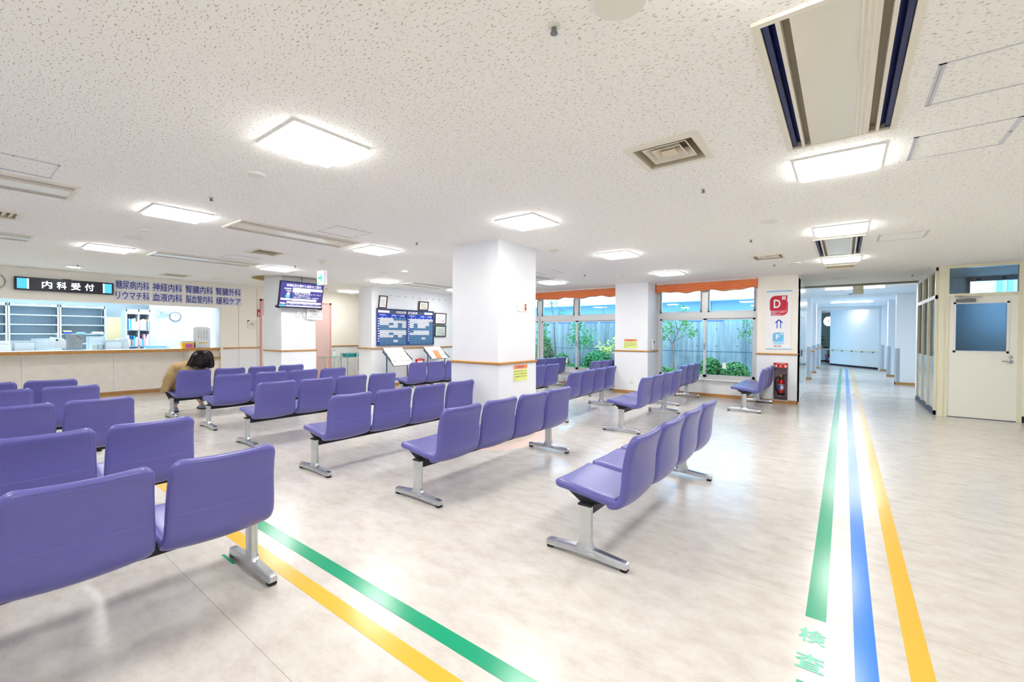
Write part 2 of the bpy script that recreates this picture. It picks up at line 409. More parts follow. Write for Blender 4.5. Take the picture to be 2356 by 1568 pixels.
def wall(name, boxes, m, label):
    mb = MB()
    for b in boxes: mb.box(*b)
    return struct(name, mb, m, label)
wl = wall('wall_left', [(-11.95, -11.8, -3, 4.03, 1.93, H), (-11.95, -11.8, 4.03, 10.2, 0, H)], 'wall_cream', 'cream wall above and beside the reception opening')
B(-11.8, -11.797, 4.06, 4.895, .09, .955).build('dado', 'wall', wl); B(-11.8, -11.797, 6.85, 10.1, .09, .955).build('dado', 'wall', wl)
B(-12.30, -11.81, 4.012, 4.42, .9, 1.93).build('reveal', 'wall', wl)
B(-12.05, -11.95, -3, 4.03, 1.93, 2.5).build('lintel', 'wall', wl)
for y in (4.42, 4.84): B(-11.799, -11.7955, y - .002, y + .002, 0.1, 2.45).build('panel_joint', 'taupe', wl)
wall('wall_back', [(-11.95, 2.7, -3.15, -3, 0, H)], 'wall', 'white wall behind the viewer')
wall('wall_right', [(2.7, 2.85, -3.15, 10.14, 0, H)], 'wall', 'white wall at the right hand side of the hall')
wb_ = wall('wall_board', [(-9.7, -9.16, 6.36, 10.2, 0, H)], 'wall', 'white projecting wall carrying the doctors schedule board')
wall('wall_alcove', [(-11.95, -9.7, 10.05, 10.2, 0, H)], 'wall_cream', 'cream end wall of the alcove')
wf = wall('wall_front', [(-9.16, -1.4, 10.12, 10.3, 0, .36), (-9.16, -1.4, 10.12, 10.3, 2.42, H), (-4.24, -3.46, 10.1, 10.3, .36, 2.42), (-9.16, -8.9, 10.12, 10.3, .36, 2.42)], 'wall', 'white wall below and above the garden windows')
B(-9.16, -4.24, 10.04, 10.16, .36, .385).build('window_ledge', 'white_metal', wf); B(-3.46, -1.4, 10.04, 10.16, .36, .385).build('window_ledge', 'white_metal', wf)

def pillar(x0, x1, y0, y1, label, rail=True, rail_faces='all', n=0):
    o = struct('pillar', MB().cham(x0, x1, y0, y1, 0, H + .01 if label.find('screen') < 0 else H + .16, .008), 'wall', label)
    o['category'] = 'pillar'
    if rail:
        e = .022; mb = MB()
        for a in ((x0 - e, x1 + e, y0 - e, y0), (x0 - e, x1 + e, y1, y1 + e), (x0 - e, x0, y0, y1), (x1, x1 + e, y0, y1)):
            mb.cham(a[0], a[1], a[2], a[3], .955, .985, .006)
        t = mb.build('trim_%d' % n, 'wood'); t['kind'] = 'structure'; t['label'] = 'varnished wooden bumper rail around the ' + label; t['category'] = 'trim'
        e = .008; B(x0 - e, x1 + e, y0 - e, y1 + e, 0, .075).build('plinth', 'wood_base', o)
        e = .004; B(x0 - e, x1 + e, y0 - e, y1 + e, .075, .95).build('dado', 'wall', o)
    return o
pillar(-4.18, -3.375, 4.15, 4.96, 'square white pillar standing among the benches', n=1)
pillar(-4.24, -3.46, 9.495, 10.105, 'white pillar between the two garden windows', n=2)
pillar(-9.95, -9.16, 4.22, 4.95, 'white pillar with the hanging screen', n=3)

# pillar beside the corridor, with the extinguisher niche
p3 = sempty('pillar', 'cream pillar at the corridor mouth with a recessed extinguisher niche')
MB().box(-1.4, -1.103, 9.98, 10.5, .965, H).box(-.862, -.712, 9.98, 10.5, .965, H).box(-1.103, -.862, 9.98, 10.5, .965, H).build('upper_panel', 'wall_cream', p3)
MB().box(-1.4, -1.103, 9.977, 10.5, 0, .965).box(-.862, -.712, 9.977, 10.5, 0, .965).box(-1.103, -.862, 9.977, 10.5, .70, .965).box(-1.103, -.862, 9.977, 10.5, 0, .07).box(-1.103, -.862, 10.2, 10.5, .07, .70).build('lower_panel', 'wall', p3)
MB().box(-1.103, -.862, 10.19, 10.2, .07, .70).box(-1.103, -1.098, 9.985, 10.2, .07, .70).box(-.867, -.862, 9.985, 10.2, .07, .70).box(-1.103, -.862, 9.985, 10.2, .07, .075).box(-1.103, -.862, 9.985, 10.2, .695, .70).build('niche_lining', 'plum_steel', p3)
MB().box(-1.112, -1.1, 9.965, 9.98, .058, .80).box(-.865, -.853, 9.965, 9.98, .058, .80).box(-1.1, -.865, 9.965, 9.98, .058, .07).build('niche_frame', 'aluminium', p3)
B(-1.1, -.865, 9.968, 9.976, .702, .80).build('sign_plate', 'red', p3)
letter('消', 'paper', p3, (-1.083, 9.967, .714), (1, 0, 0), (0, 0, 1), .042, .042, .02); letter('火', 'paper', p3, (-1.003, 9.967, .714), (1, 0, 0), (0, 0, 1), .042, .042, .02); letter('器', 'paper', p3, (-.922, 9.967, .714), (1, 0, 0), (0, 0, 1), .042, .042, .02)
letter('Fire Extinguisher', 'paper', p3, (-1.05, 9.967, .772), (1, 0, 0), (0, 0, 1), .15, .02, .01)
for x, z in ((-.885, .645), (-.885, .15), (-1.085, .60)): MB().lathe((x, 10.186, z), [(.009, .0), (.009, .006)], 10, 'y').build('bolt', 'paper', p3)
B(-1.41, -.70, 9.97, 9.978, 0, .075).build('plinth', 'wood_base', p3); B(-.712, -.704, 9.97, 10.03, 0, .075).build('plinth', 'wood_base', p3)
B(-.716, -.708, 9.976, 9.99, .075, H).build('corner_strip', 'aluminium', p3)
t = MB().cham(-1.415, -.70, 9.95, 9.98, .955, .985, .006).build('trim_4', 'wood'); t['kind'] = 'structure'; t['label'] = 'varnished wooden bumper rail on the corridor pillar above the extinguisher'; t['category'] = 'trim'
# fire doors folded back along the corridor mouth
fd = sempty('wall_fire_door', 'glossy pale steel fire door panels lining the left side of the corridor mouth')
B(-.86, -.735, 10.0, 12.5, 0, H).build('backing', 'wall', fd)
for a, b in ((10.04, 11.26), (11.27, 12.48)): B(-.735, -.712, a, b, .012, 2.46).build('door_panel', 'fire_door', fd)
MB().box(-.7125, -.7105, 10.75, 11.70, .35, .358).box(-.7125, -.7105, 10.75, 11.70, 1.72, 1.728).box(-.7125, -.7105, 10.75, 10.757, .35, 1.72).box(-.7125, -.7105, 11.693, 11.70, .35, 1.72).build('wicket_joint', 'grey_steel', fd)
for y in (10.42, 11.0): MB().box(-.712, -.702, y, y + .07, .90, 1.03).build('flush_pull', 'black_metal', fd); 
B(-.712, -.71, 10.04, 12.48, .97, .976).build('grey_line', 'grey_steel', fd)  # thin grey strip along the door panels

def rail(n, a, b, label, axis, at, z=.97, d=.03):
    mb = MB()
    if axis == 'y': mb.cham(at, at + d, a, b, z - .015, z + .015, .006)
    else: mb.cham(a, b, at - d, at, z - .015, z + .015, .006)
    o = mb.build('trim_%d' % n, 'wood'); o['kind'] = 'structure'; o['label'] = label; o['category'] = 'trim'
rail(5, 4.08, 4.9, 'wooden bumper rail on the wall beside the reception opening', 'y', -11.8)
rail(6, 6.85, 10.0, 'wooden bumper rail on the alcove wall behind the glass side table', 'y', -11.8)
rail(7, 6.36, 10.1, 'wooden bumper rail below the doctors schedule board', 'y', -9.16)
rail(8, -9.72, -9.13, 'short wooden bumper rail on the end of the schedule wall', 'x', 6.36)

def baseb(name, b, m='wood_base', label=''):
    o = B(*b).build(name, m); o['kind'] = 'structure'; o['label'] = label; o['category'] = 'baseboard'
baseb('baseboard_front', (-3.46, -1.4, 10.108, 10.12, 0, .07), label='brown baseboard below the garden window beside the corridor')
baseb('baseboard_front_far', (-9.16, -4.24, 10.108, 10.12, 0, .07), label='brown baseboard below the far garden window')
baseb('baseboard_board', (-9.16, -9.148, 6.348, 10.1, 0, .075), label='brown baseboard along the schedule wall')
baseb('baseboard_alcove', (-11.797, -11.785, 6.85, 10.05, 0, .075), label='brown baseboard along the alcove wall')
baseb('baseboard_left', (-11.797, -11.785, 4.06, 4.9, 0, .075), label='brown baseboard beside the reception counter')

# ---------------- garden windows
def window(n, x0, x1, xm, label, stays=True):
    w = sempty('window_%d' % n, label)
    y0, y1 = 10.12, 10.20
    MB().box(x0, x0 + .05, y0, y1, .385, 2.42).box(x1 - .05, x1, y0, y1, .385, 2.42).box(x0, x1, y0, y1, 2.37, 2.42).box(x0, x1, y0, y1, .385, .42).build('frame', 'sash', w)
    MB().box(x0 + .05, x1 - .05, y0 - .01, y1, 1.70, 1.83).build('transom', 'sash', w)
    MB().box(xm - .06, xm + .06, y0, y1, 1.83, 2.37).build('mullion', 'sash', w)
    for a, b in ((x0 + .05, xm - .06), (xm + .06, x1 - .05)):
        s = MB().box(a, a + .035, y0 + .01, y1 - .02, 1.835, 2.37).box(b - .035, b, y0 + .01, y1 - .02, 1.835, 2.37).box(a, b, y0 + .01, y1 - .02, 1.835, 1.86).build('upper_sash', 'sash', w)
        B(a + .035, b - .035, y0 + .035, y0 + .041, 1.86, 2.37).build('pane', 'glass', s)
        for x in (a + .018, b - .018):
            MB().box(x - .006, x + .006, y0 - .014, y0 + .01, 1.92, 2.26).box(x - .016, x + .016, y0 - .02, y0 + .01, 1.86, 1.92).build('stay', 'grey_steel', s)
    for k, (a, b) in enumerate(((x0 + .05, xm + .03), (xm - .03, x1 - .05))):
        yy = y0 + (.008 if k == 0 else .045)
        s = MB().box(a, a + .045, yy, yy + .03, .42, 1.70).box(b - .055, b, yy, yy + .03, .42, 1.70).box(a, b, yy, yy + .03, 1.665, 1.70).box(a, b, yy, yy + .03, .42, .475).build('sliding_sash', 'sash', w)
        B(a + .045, b - .055, yy + .012, yy + .018, .475, 1.665).build('pane', 'glass', s)
        if k == 0: MB().box(b - .05, b - .02, yy - .03, yy, 1.02, 1.16).box(b - .045, b - .025, yy - .045, yy - .03, 1.06, 1.16).build('latch', 'steel', s)
    return w
window(1, -3.455, -1.40, -2.43, 'aluminium sliding garden window beside the corridor pillar')
window(2, -6.74, -4.24, -5.60, 'aluminium sliding garden window behind the far benches')
window(3, -8.9, -6.76, -7.83, 'aluminium sliding garden window mostly hidden by the square pillar')

def shade(x0, x1, label):
    n = 60; m = 16; v = []; f = []
    for j in range(m + 1):
        for i in range(n + 1):
            x = x0 + (x1 - x0) * i / n; t = j / m
            zb = 2.285 + .018 * math.sin(x * 7.3) * (1 - t) + .01 * math.sin(x * 17 + 2)*(1 - t)
            z = zb + (2.475 - zb) * t
            y = 9.965 - .045 * abs(math.sin(t * math.pi * 4 + .5 * math.sin(x * 3.1))) * (1.25 - t * .5) - .008 * math.sin(x * 23 + t * 9)
            v.append((x, y, z)); f.append(None)
    nf = []
    for j in range(m):
        for i in range(n): a = j * (n + 1) + i; nf.append((a, a + 1, a + n + 2, a + n + 1))
    bk = len(v); v2 = [(p[0], 10.06, p[2]) for p in v]
    rim = [i for i in range(n + 1)]; vv = v + [(v[i][0], 10.04, v[i][2]) for i in rim] + [(x0, 10.04, 2.475), (x1, 10.04, 2.475)]
    for i in range(n): nf.append((i, i + 1, bk + i + 1, bk + i))
    left = [j * (n + 1) for j in range(m + 1)]; right = [j * (n + 1) + n for j in range(m + 1)]
    nf.append(tuple(left) + (bk + n + 1, bk)); nf.append(tuple(right) + (bk + n + 2, bk + n))
    o = thing('roman_shade', label, 'window shade', ((x0 + x1) / 2, 10.0, 0), 0, 'orange roman shades')
    ob = MB().add([(p[0] - (x0 + x1) / 2, p[1] - 10.0, p[2]) for p in vv], nf).build('cloth', 'orange_cloth', o, True)
    B(-(x1 - x0) / 2, (x1 - x0) / 2, -.06, .06, 2.475, 2.498).build('head_rail', 'white_metal', o)
shade(-3.44, -1.405, 'gathered orange roman shade over the garden window beside the corridor')
shade(-6.9, -4.245, 'gathered orange roman shade over the window behind the square pillar')

# ---------------- right: cream partition and door
dr = sempty('door_1', 'cream steel door with frosted window and glazed transom at the right')
def fbox(mb, x0, x1, z0, z1, y0=10.13, y1=10.23): mb.box(x0, x1, y0, y1, z0, z1)
mb = MB(); fbox(mb, 1.25, 1.325, 0, H); fbox(mb, 1.325, 1.375, 0, H, 10.14, 10.22); fbox(mb, 1.325, 2.2, 2.455, H); fbox(mb, 1.33, 2.2, 1.985, 2.035); fbox(mb, 2.145, 2.2, 0, H, 10.14, 10.22)
mb.build('door_frame', 'cream_frame', dr)
MB().box(1.375, 1.455, 10.155, 10.195, .012, 1.985).box(2.03, 2.145, 10.155, 10.195, .012, 1.985).box(1.455, 2.03, 10.155, 10.195, .012, 1.095).box(1.455, 2.03, 10.155, 10.195, 1.87, 1.985).build('leaf_panel', 'cream_door', dr)
leaf = dr
MB().box(1.43, 1.46, 10.145, 10.157, 1.07, 1.89).box(2.025, 2.055, 10.145, 10.157, 1.07, 1.89).box(1.43, 2.055, 10.145, 10.157, 1.865, 1.89).box(1.43, 2.055, 10.145, 10.157, 1.07, 1.10).build('window_bead', 'white_metal', leaf)
B(1.456, 2.029, 10.170, 10.176, 1.096, 1.869).build('frosted_pane', 'frosted', leaf)
B(1.375, 2.145, 10.157, 10.19, 0, .013).build('threshold', 'blue_base', dr)
h = MB().tube([(2.075, 10.155, .94), (2.075, 10.105, .94), (2.06, 10.10, .94), (1.975, 10.10, .945)], .009, 8).build('lever_handle', 'steel', leaf, True)
MB().lathe((2.075, 10.155, .94), [(.026, 0), (.026, -.01), (.02, -.014)], 16, 'y').build('rose', 'steel', h, True)
MB().lathe((2.075, 10.155, 1.012), [(.024, 0), (.024, -.012), (.016, -.018)], 16, 'y').build('lock', 'steel', leaf, True)
cl = MB().cham(1.455, 1.675, 10.095, 10.155, 1.893, 1.94, .006).build('closer', 'grey_steel', dr)
MB().obox((1.62, 10.10, 1.965), (.13, .0, .003), (0, .01, 0), (0, 0, .006)).box(1.44, 1.52, 10.11, 10.14, 1.985, 1.998).build('closer_arm', 'steel', cl)
B(1.375, 2.145, 10.175, 10.181, 2.035, 2.455).build('transom_pane', 'glass', dr)
wr = wall('wall_door', [(2.2, 2.7, 10.14, 10.24, .1, H)], 'cream_door', 'cream wall panel beyond the steel door')
B(2.2, 2.7, 10.135, 10.24, 0, .1).build('base_strip', 'black_base', wr)
# glazed partition along the corridor mouth
pt = sempty('wall_partition', 'cream glazed partition between the corridor mouth and the side room')
ypost = [(10.235, 10.30), (11.0, 11.06), (11.73, 11.79), (12.44, 12.5)]
for a, b in ypost: B(1.22, 1.30, a, b, 0, H).build('post', 'cream_frame', pt)
B(1.225, 1.295, 10.235, 12.5, 2.44, H).build('head', 'white_metal', pt); B(1.215, 1.30, 10.235, 12.5, 1.965, 2.03).build('rail', 'white_metal', pt)
for i in range(3):
    a, b = ypost[i][1], ypost[i + 1][0]
    B(1.262, 1.268, a, b, 2.03, 2.44).build('upper_pane', 'glass', pt); B(1.252, 1.258, a, b, .98, 1.965).build('pane', 'glass_tint', pt)
    B(1.24, 1.28, a, b, .08, .98).build('lower_panel', 'fire_door', pt)
B(1.21, 1.30, 10.235, 12.5, 0, .075).build('base_strip', 'blue_base', pt)
# side room behind the door
wall('wall_side_room', [(1.3, 1.95, 12.4, 12.5, 0, H), (4.3, 4.6, 12.4, 12.5, 0, H), (1.95, 4.3, 12.4, 12.5, 0, 1.4), (1.95, 4.3, 12.4, 12.5, 2.46, H), (4.6, 4.7, 10.1, 12.5, 0, H), (2.7, 4.7, 10.14, 10.24, 0, H)], 'wall_cool', 'pale wall of the side room seen through the transom')
struct('ceiling_side_room', B(2.7, 4.7, 10.14, 12.5, H, H + .1), 'wall_cool', 'white ceiling of the side room'); struct('floor_side_room', B(2.7, 4.7, 10.14, 12.5, -.2, 0), 'floor', 'pale floor of the side room')
w4 = sempty('window_4', 'dark framed window of the side room seen through the transom')
MB().box(1.92, 1.97, 12.36, 12.42, 1.4, 2.5).box(4.28, 4.32, 12.36, 12.42, 1.4, 2.5).box(3.1, 3.15, 12.36, 12.42, 1.4, 2.5).box(1.92, 4.32, 12.36, 12.42, 2.42, 2.5).box(1.92, 4.32, 12.36, 12.42, 1.4, 1.45).build('frame', 'grey_steel', w4)
for a_, b_ in ((1.97, 3.1), (3.15, 4.28)): B(a_, b_, 12.39, 12.395, 1.45, 2.42).build('pane', 'glass', w4)
for x in (2.08, 2.42): MB().box(x - .03, x + .03, 12.34, 12.37, 2.44, 2.475).build('catch', 'black_metal', w4)

# ---------------- corridor beyond
hd = wall('trim_header', [(-.86, 1.3, 12.44, 12.56, 2.462, H + .02)], 'taupe', 'brown beam across the corridor mouth'); hd['category'] = 'trim'
hb = tag(MB().cham(.14, .33, 12.47, 12.53, 2.27, 2.465, .006).build('guide_light_box', 'cream_frame'), 'plain olive box sign seen from behind, hanging under the corridor beam', 'sign box')
cw = wall('wall_corridor_left', [(-1.5, -1.35, 12.5, 22.4, 0, .85), (-1.5, -1.35, 12.5, 22.4, 2.38, H), (-1.5, -1.35, 12.5, 14.0, .85, 2.38), (-1.5, -1.35, 15.2, 17.2, .85, 2.38), (-1.5, -1.35, 18.4, 20.2, .85, 2.38), (-1.5, -1.35, 21.4, 22.4, .85, 2.38), (-1.5, -.86, 12.5, 12.62, 0, H), (-1.5, -.77, 22.2, 22.4, 0, H)], 'corr_wall', 'white left wall of the bright corridor')
for a_ in (14.0, 17.2, 20.2): B(-1.44, -1.42, a_, a_ + 1.2, .85, 2.38).build('glazing', 'glass', cw)
cr = wall('wall_corridor_right', [(1.75, 1.9, 12.5, 22.4, 0, .85), (1.75, 1.9, 12.5, 22.4, 2.38, H), (1.3, 1.75, 12.5, 12.62, 0, H), (1.3, 1.42, 12.6, 13.5, 0, H), (1.75, 1.9, 12.5, 14.0, .85, 2.38), (1.75, 1.9, 15.2, 17.2, .85, 2.38), (1.75, 1.9, 18.4, 20.2, .85, 2.38), (1.75, 1.9, 21.4, 22.4, .85, 2.38), (1.07, 1.9, 22.2, 22.4, 0, H)], 'corr_wall', 'white right wall of the bright corridor')
for a_ in (14.0, 17.2, 20.2): B(1.82, 1.84, a_, a_ + 1.2, .85, 2.38).build('glazing', 'glass', cr)
wall('wall_portal', [(-.77, 1.07, 22.2, 22.4, 2.40, H + .1)], 'corr_wall', 'white lintel of the opening at the corridor end')
for k, y in enumerate((15.95, 18.85, 21.75)):
    for side, (a, b) in (('left', (-1.36, -.79)), ('right', (1.135, 1.76))):
        word = ('nearest', 'middle', 'farthest')[k]
        f = struct('pillar', MB().cham(a, b, y, y + .32, 0, H, .008), 'corr_wall', '%s white fin column along the %s side of the corridor' % (word, side)); f['category'] = 'pillar'
        e = .004
        xs = (-.79, -.786) if side == 'left' else (1.131, 1.135)
        MB().box(xs[0], xs[1], y + .01, y + .30, .07, 1.0).build('kick_plate', 'corr_kick', f)
        if side == 'left': B(-.90, -.80, y - .003, y, .07, 1.0).build('kick_plate', 'corr_kick', f)
        else: B(1.14, 1.22, y - .003, y, .07, 1.0).build('kick_plate', 'corr_kick', f)
        B(a, b, y - .006, y + .326, 0, .07).build('plinth', 'wood_base', f)
        if side == 'left':
            hr = MB().cham(-.785, -.70, y - .12, y + .42, .86, .895, .008).build('hand_rail', 'wood', f); MB().box(-.785, -.75, y - .08, y - .04, .80, .86).build('rail_bracket', 'steel', hr)
hr = thing('hand_rail', 'wooden handrail end near the corridor fire door', 'handrail', (-.8, 13.4, 0)); MB().cham(-.02, .06, -.4, .35, .80, .835, .008).build('grip', 'wood', hr); MB().box(-.05, .0, -.1, -.06, .74, .80).box(-.05, 0, .2, .24, .74, .8).build('bracket', 'steel', hr)
cc = sempty('ceiling_corridor', 'white ceiling of long narrow panels in the corridor')
B(-1.5, 1.9, 12.5, 31, H + .03, H + .1).build('backing', 'corr_wall', cc)
pm = B(-1.36, 1.76, 0, .305, 0, .03).mesh('ceiling_panel', 'corr_panel')
for i in range(31):
    o = link('ceiling_panel', pm, cc); o.location = (0, 12.56 + i * .312, H)
B(-3.1, 2.2, 22.4, 31, H, H + .03).build('far_panel', 'corr_panel', cc)
# angled wall at the end with handrail
ew = sempty('wall_corridor_end', 'pale angled wall with a handrail closing the corridor')
a, b = Vector((-.52, 24.77, 0)), Vector((1.75, 21.64 + .0, 0)); b = a + (Vector((1.08, 22.56, 0)) - a) * 1.25; d = (b - a).normalized(); nrm = Vector((d.y, -d.x, 0)); c = (a + b) / 2; L = (b - a).length / 2
MB().obox(c - nrm * .08 + Vector((0, 0, 1.3)), d * L, nrm * .08, (0, 0, 1.3)).build('panel', 'sage', ew) if False else MB().obox(c - nrm * .08 + Vector((0, 0, 1.25)), d * L, nrm * .08, (0, 0, 1.25)).build('panel', 'corr_wall', ew)
MB().obox(c + nrm * .004 + Vector((0, 0, .04)), d * L, nrm * .006, (0, 0, .04)).build('base_strip', 'black_base', ew)
g = MB().obox(c + nrm * .06 + Vector((0, 0, .72)), d * (L + .05), nrm * .02, (0, 0, .018)).build('hand_rail', 'cream_frame', ew)
for k in range(6): MB().obox(a + d * (2 * L * (k + .4) / 6) + nrm * .03 + Vector((0, 0, .68)), d * .02, nrm * .03, (0, 0, .025)).build('rail_bracket', 'taupe', ew)
wall('wall_far', [(-3, 2.2, 29.4, 29.5, 0, 3), (-3.1, -3, 22.4, 29.5, 0, 3), (1.9, 2.0, 22.4, 29.5, 0, 3)], 'sage', 'dim greenish wall far beyond the corridor opening')
fd2 = thing('ledge_unit', 'low cabinet with black top under the small pine at the corridor end', 'cabinet', (-.95, 28.0, 0))
B(-.6, .25, -.25, .3, 0, .70).build('body', 'wall_cool', fd2); B(-.62, .27, -.27, .32, .70, .76).build('top', 'black_base', fd2); B(-.6, .25, -.26, -.25, 0, .08).build('base_strip', 'black_base', fd2)
pp = thing('pine_bonsai', 'small dark pine with a yellow ornament on the black cabinet top', 'plant', (-1.02, 27.95, .76))
MB().tube([(0, 0, 0), (.05, 0, .2), (-.05, .0, .45), (.02, 0, .8)], [.03, .025, .02, .008], 6).build('trunk', 'bark', pp)
mb = MB()
for k in range(60):
    t = random.random(); z = .1 + .7 * t; r = .34 * (1 - t) + .04; q = random.random() * 6.28; mb.ball((r * math.cos(q) * random.random(), r * math.sin(q) * random.random(), z), .07, .07, .02, 5, 3)
o = mb.build('foliage', 'leaf_dark', pp); o['kind'] = 'stuff'
MB().lathe((.06, -.1, .2), [(.03, 0), (.07, .04), (.05, .12)], 8).build('ornament', 'arrow_yellow', pp)
la = thing('paper_lantern', 'round white paper lantern glowing beyond the corridor end', 'lantern', (-.62, 26.5, 2.05)); MB().ball((0, 0, 0), .21, .21, .24, 16, 10).build('shade', 'lantern', la, True); MB().box(-.012, .012, -.222, -.20, -.09, .09).build('red_mark', 'red', la); MB().tube([(0, 0, .22), (0, 0, .45)], .005, 5).build('cord', 'black_metal', la)
# ------------------------------------------------------------------ floor tapes
def tape(name, x0, x1, y0, y1, m, label):
    o = B(x0, x1, y0, y1, .0002, .0012).build(name, m); tag(o, label, 'floor tape', 'coloured guide tapes on the floor')
tape('guide_tape', -.13, -.05, 2.48, 22.2, 'green_tape', 'long green guide tape running into the corridor')
tape('guide_tape', -.13, -.05, .8, 2.0, 'green_tape', 'short green guide tape in front of the lettering on the floor')
tape('guide_tape', .05, .125, .8, 22.2, 'blue_tape', 'blue guide tape running down the corridor')
tape('guide_tape', .222, .30, .8, 22.2, 'yellow_tape', 'yellow guide tape running down the corridor')
tape('guide_tape', -9.0, -.5, 1.295, 1.375, 'green_tape', 'green guide tape passing under the bench leg toward the reception')
tape('guide_tape', -9.0, -.5, 1.12, 1.20, 'yellow_tape', 'yellow guide tape passing under the bench leg toward the reception')
tape('guide_tape', -2.95, -2.78, 1.005, 1.02, 'green_tape', 'tiny strip of green tape marking the bench foot')
ft = thing('floor_lettering', 'pale green lettering stuck on the floor before the green tape', 'lettering', (0, 0, 0))
letter('検', 'green_ink', ft, (-.145, 2.27, .0012), (1, 0, 0), (0, 1, 0), .10, .11, .02); letter('査', 'green_ink', ft, (-.145, 2.08, .0012), (1, 0, 0), (0, 1, 0), .10, .11, .02)
n = 40; r0, r1 = .55, .62; cx, cy = -3.85, 4.45
tag(MB().add([(cx + r * math.cos(math.radians(-75 + 150 * i / n)), cy + r * math.sin(math.radians(-75 + 150 * i / n)), .0008) for i in range(n + 1) for r in (r0 + .12, r1 + .30)], [(2 * i, 2 * i + 1, 2 * i + 3, 2 * i + 2) for i in range(n)]).build('floor_arc', 'faded_red'), 'faded reddish arc worn into the floor beside the square pillar', 'floor mark')

# ------------------------------------------------------------------ benches
def spline(pts, n):
    P = [Vector(p) for p in pts]; P = [P[0] * 2 - P[1]] + P + [P[-1] * 2 - P[-2]]; out = []
    seg = len(pts) - 1
    for k in range(n + 1):
        t = k / n * seg; i = min(int(t), seg - 1); u = t - i; a, b, c, d = P[i:i + 4]
        out.append(.5 * ((2 * b) + (c - a) * u + (2 * a - 5 * b + 4 * c - d) * u * u + (3 * b - a - 3 * c + d) * u ** 3))
    return out
def cushion(mid, n, halfw, thick, r0, r1, crown, name):
    """upholstered shell along a mid line in the x-z plane; r0, r1 corner radii at the two ends"""
    line = spline(mid, 200); cum = [0]
    for i in range(200): cum.append(cum[-1] + (line[i + 1] - line[i]).length)
    Lt = cum[-1]
    def at(s):
        s = max(0, min(Lt, s))
        for i in range(200):
            if cum[i + 1] >= s:
                u = (s - cum[i]) / max(1e-9, cum[i + 1] - cum[i]); p = line[i].lerp(line[i + 1], u); t = (line[i + 1] - line[i]).normalized(); return p, t
        return line[-1], (line[-1] - line[-2]).normalized()
    e = [0, .003, .009, .018, .030, .045, .065]
    ss = e + [.065 + (Lt - .13) * k / n for k in range(1, n)] + [Lt - q for q in reversed(e)]
    vs = [-1, -.985, -.95, -.88, -.76, -.6, -.4, -.2, 0, .2, .4, .6, .76, .88, .95, .985, 1]
    nv = len(vs); top, bot = [], []
    for s in ss:
        p, t = at(s); nx, nz = -t[1], t[0]; u = s / Lt; w = halfw[0] + (halfw[1] - halfw[0]) * u
        if s < r0: w -= r0 - math.sqrt(max(0, r0 * r0 - (r0 - s) ** 2))
        if Lt - s < r1: w -= r1 - math.sqrt(max(0, r1 * r1 - (r1 - (Lt - s)) ** 2))
        for v in vs:
            de = min(s, Lt - s, w * (1 - abs(v))) ; q = thick * .55
            k = math.sqrt(max(0, 1 - (1 - min(1, de / q)) ** 2)) if de < q else 1
            off = thick * .5 * k; cr = crown * (1 - v * v)
            top.append((p[0] + nx * (off - cr), v * w, p[1] + nz * (off - cr))); bot.append((p[0] - nx * (off + cr), v * w, p[1] - nz * (off + cr)))
    f = []; m = len(ss); N = m * nv
    for i in range(m - 1):
        for j in range(nv - 1):
            a = i * nv + j; f.append((a, a + 1, a + nv + 1, a + nv)); f.append((N + a, N + a + nv, N + a + nv + 1, N + a + 1))
    mb = MB().add(top + bot, f)
    me = bpy.data.meshes.new(name); me.from_pydata(mb.v, [], mb.f)
    bm = bmesh.new(); bm.from_mesh(me); bmesh.ops.remove_doubles(bm, verts=bm.verts, dist=.0006); bmesh.ops.recalc_face_normals(bm, faces=bm.faces); bm.to_mesh(me); bm.free()
    me.materials.append(MATS['vinyl']); me.polygons.foreach_set('use_smooth', [True] * len(me.polygons))
    return me, at, Lt
SEAT_ME, _, _ = cushion([(-.222, .412), (-.12, .404), (.0, .388), (.11, .374), (.20, .372)], 8, (.236, .240), .052, .045, .02, .006, 'seat')
BACK_MID = [(.12, .352), (.182, .358), (.222, .395), (.236, .46), (.240, .53), (.246, .60), (.262, .68), (.292, .762)]
BACK_ME, BAT, BL = cushion(BACK_MID, 16, (.243, .224), .046, .05, .055, .018, 'backrest')
def seam_mesh(s, m, name, side=-1, r=.0009, wide=.97):
    p, t = BAT(s); nx, nz = -t[1], t[0]; hw = (.243 + (.224 - .243) * s / BL) * wide; pts = []
    for k in range(-9, 10):
        v = k / 9; cr = .018 * (1 - v * v); de = hw * (1 - abs(v) * wide) / .0253; kk = math.sqrt(max(0, 1 - (1 - min(1, de)) ** 2)); off = -.023 * kk - .0004
        pts.append((p[0] + nx * (off - cr), v * hw, p[1] + nz * (off - cr)))
    return MB().tube(pts, r, 4).mesh(name, m, True)
SEAM_ME = seam_mesh(.235, 'thread', 'seam')
def top_seam():
    pts = []
    for k in range(-9, 10):
        v = k / 9; p, t = BAT(BL - .012 - .05 * max(0, abs(v) - .72) ** 2 * 6); nx, nz = -t[1], t[0]; cr = .018 * (1 - v * v)
        off = -.0185; pts.append((p[0] + nx * (off - cr), v * .205, p[1] + nz * (off - cr)))
    return MB().tube(pts, .001, 4).mesh('top_stitching', 'dark_thread', True)
TSEAM_ME = top_seam()
def rr(cx, cy, a, b, z, k=.35):   # rounded ring, 12 points
    k = min(a, b) * k * 2
    return [(cx + x, cy + y, z) for x, y in ((-a + k, -b), (a - k, -b), (a - k * .3, -b + k * .3), (a, -b + k), (a, b - k), (a - k * .3, b - k * .3), (a - k, b), (-a + k, b), (-a + k * .3, b - k * .3), (-a, b - k), (-a, -b + k), (-a + k * .3, -b + k * .3))]
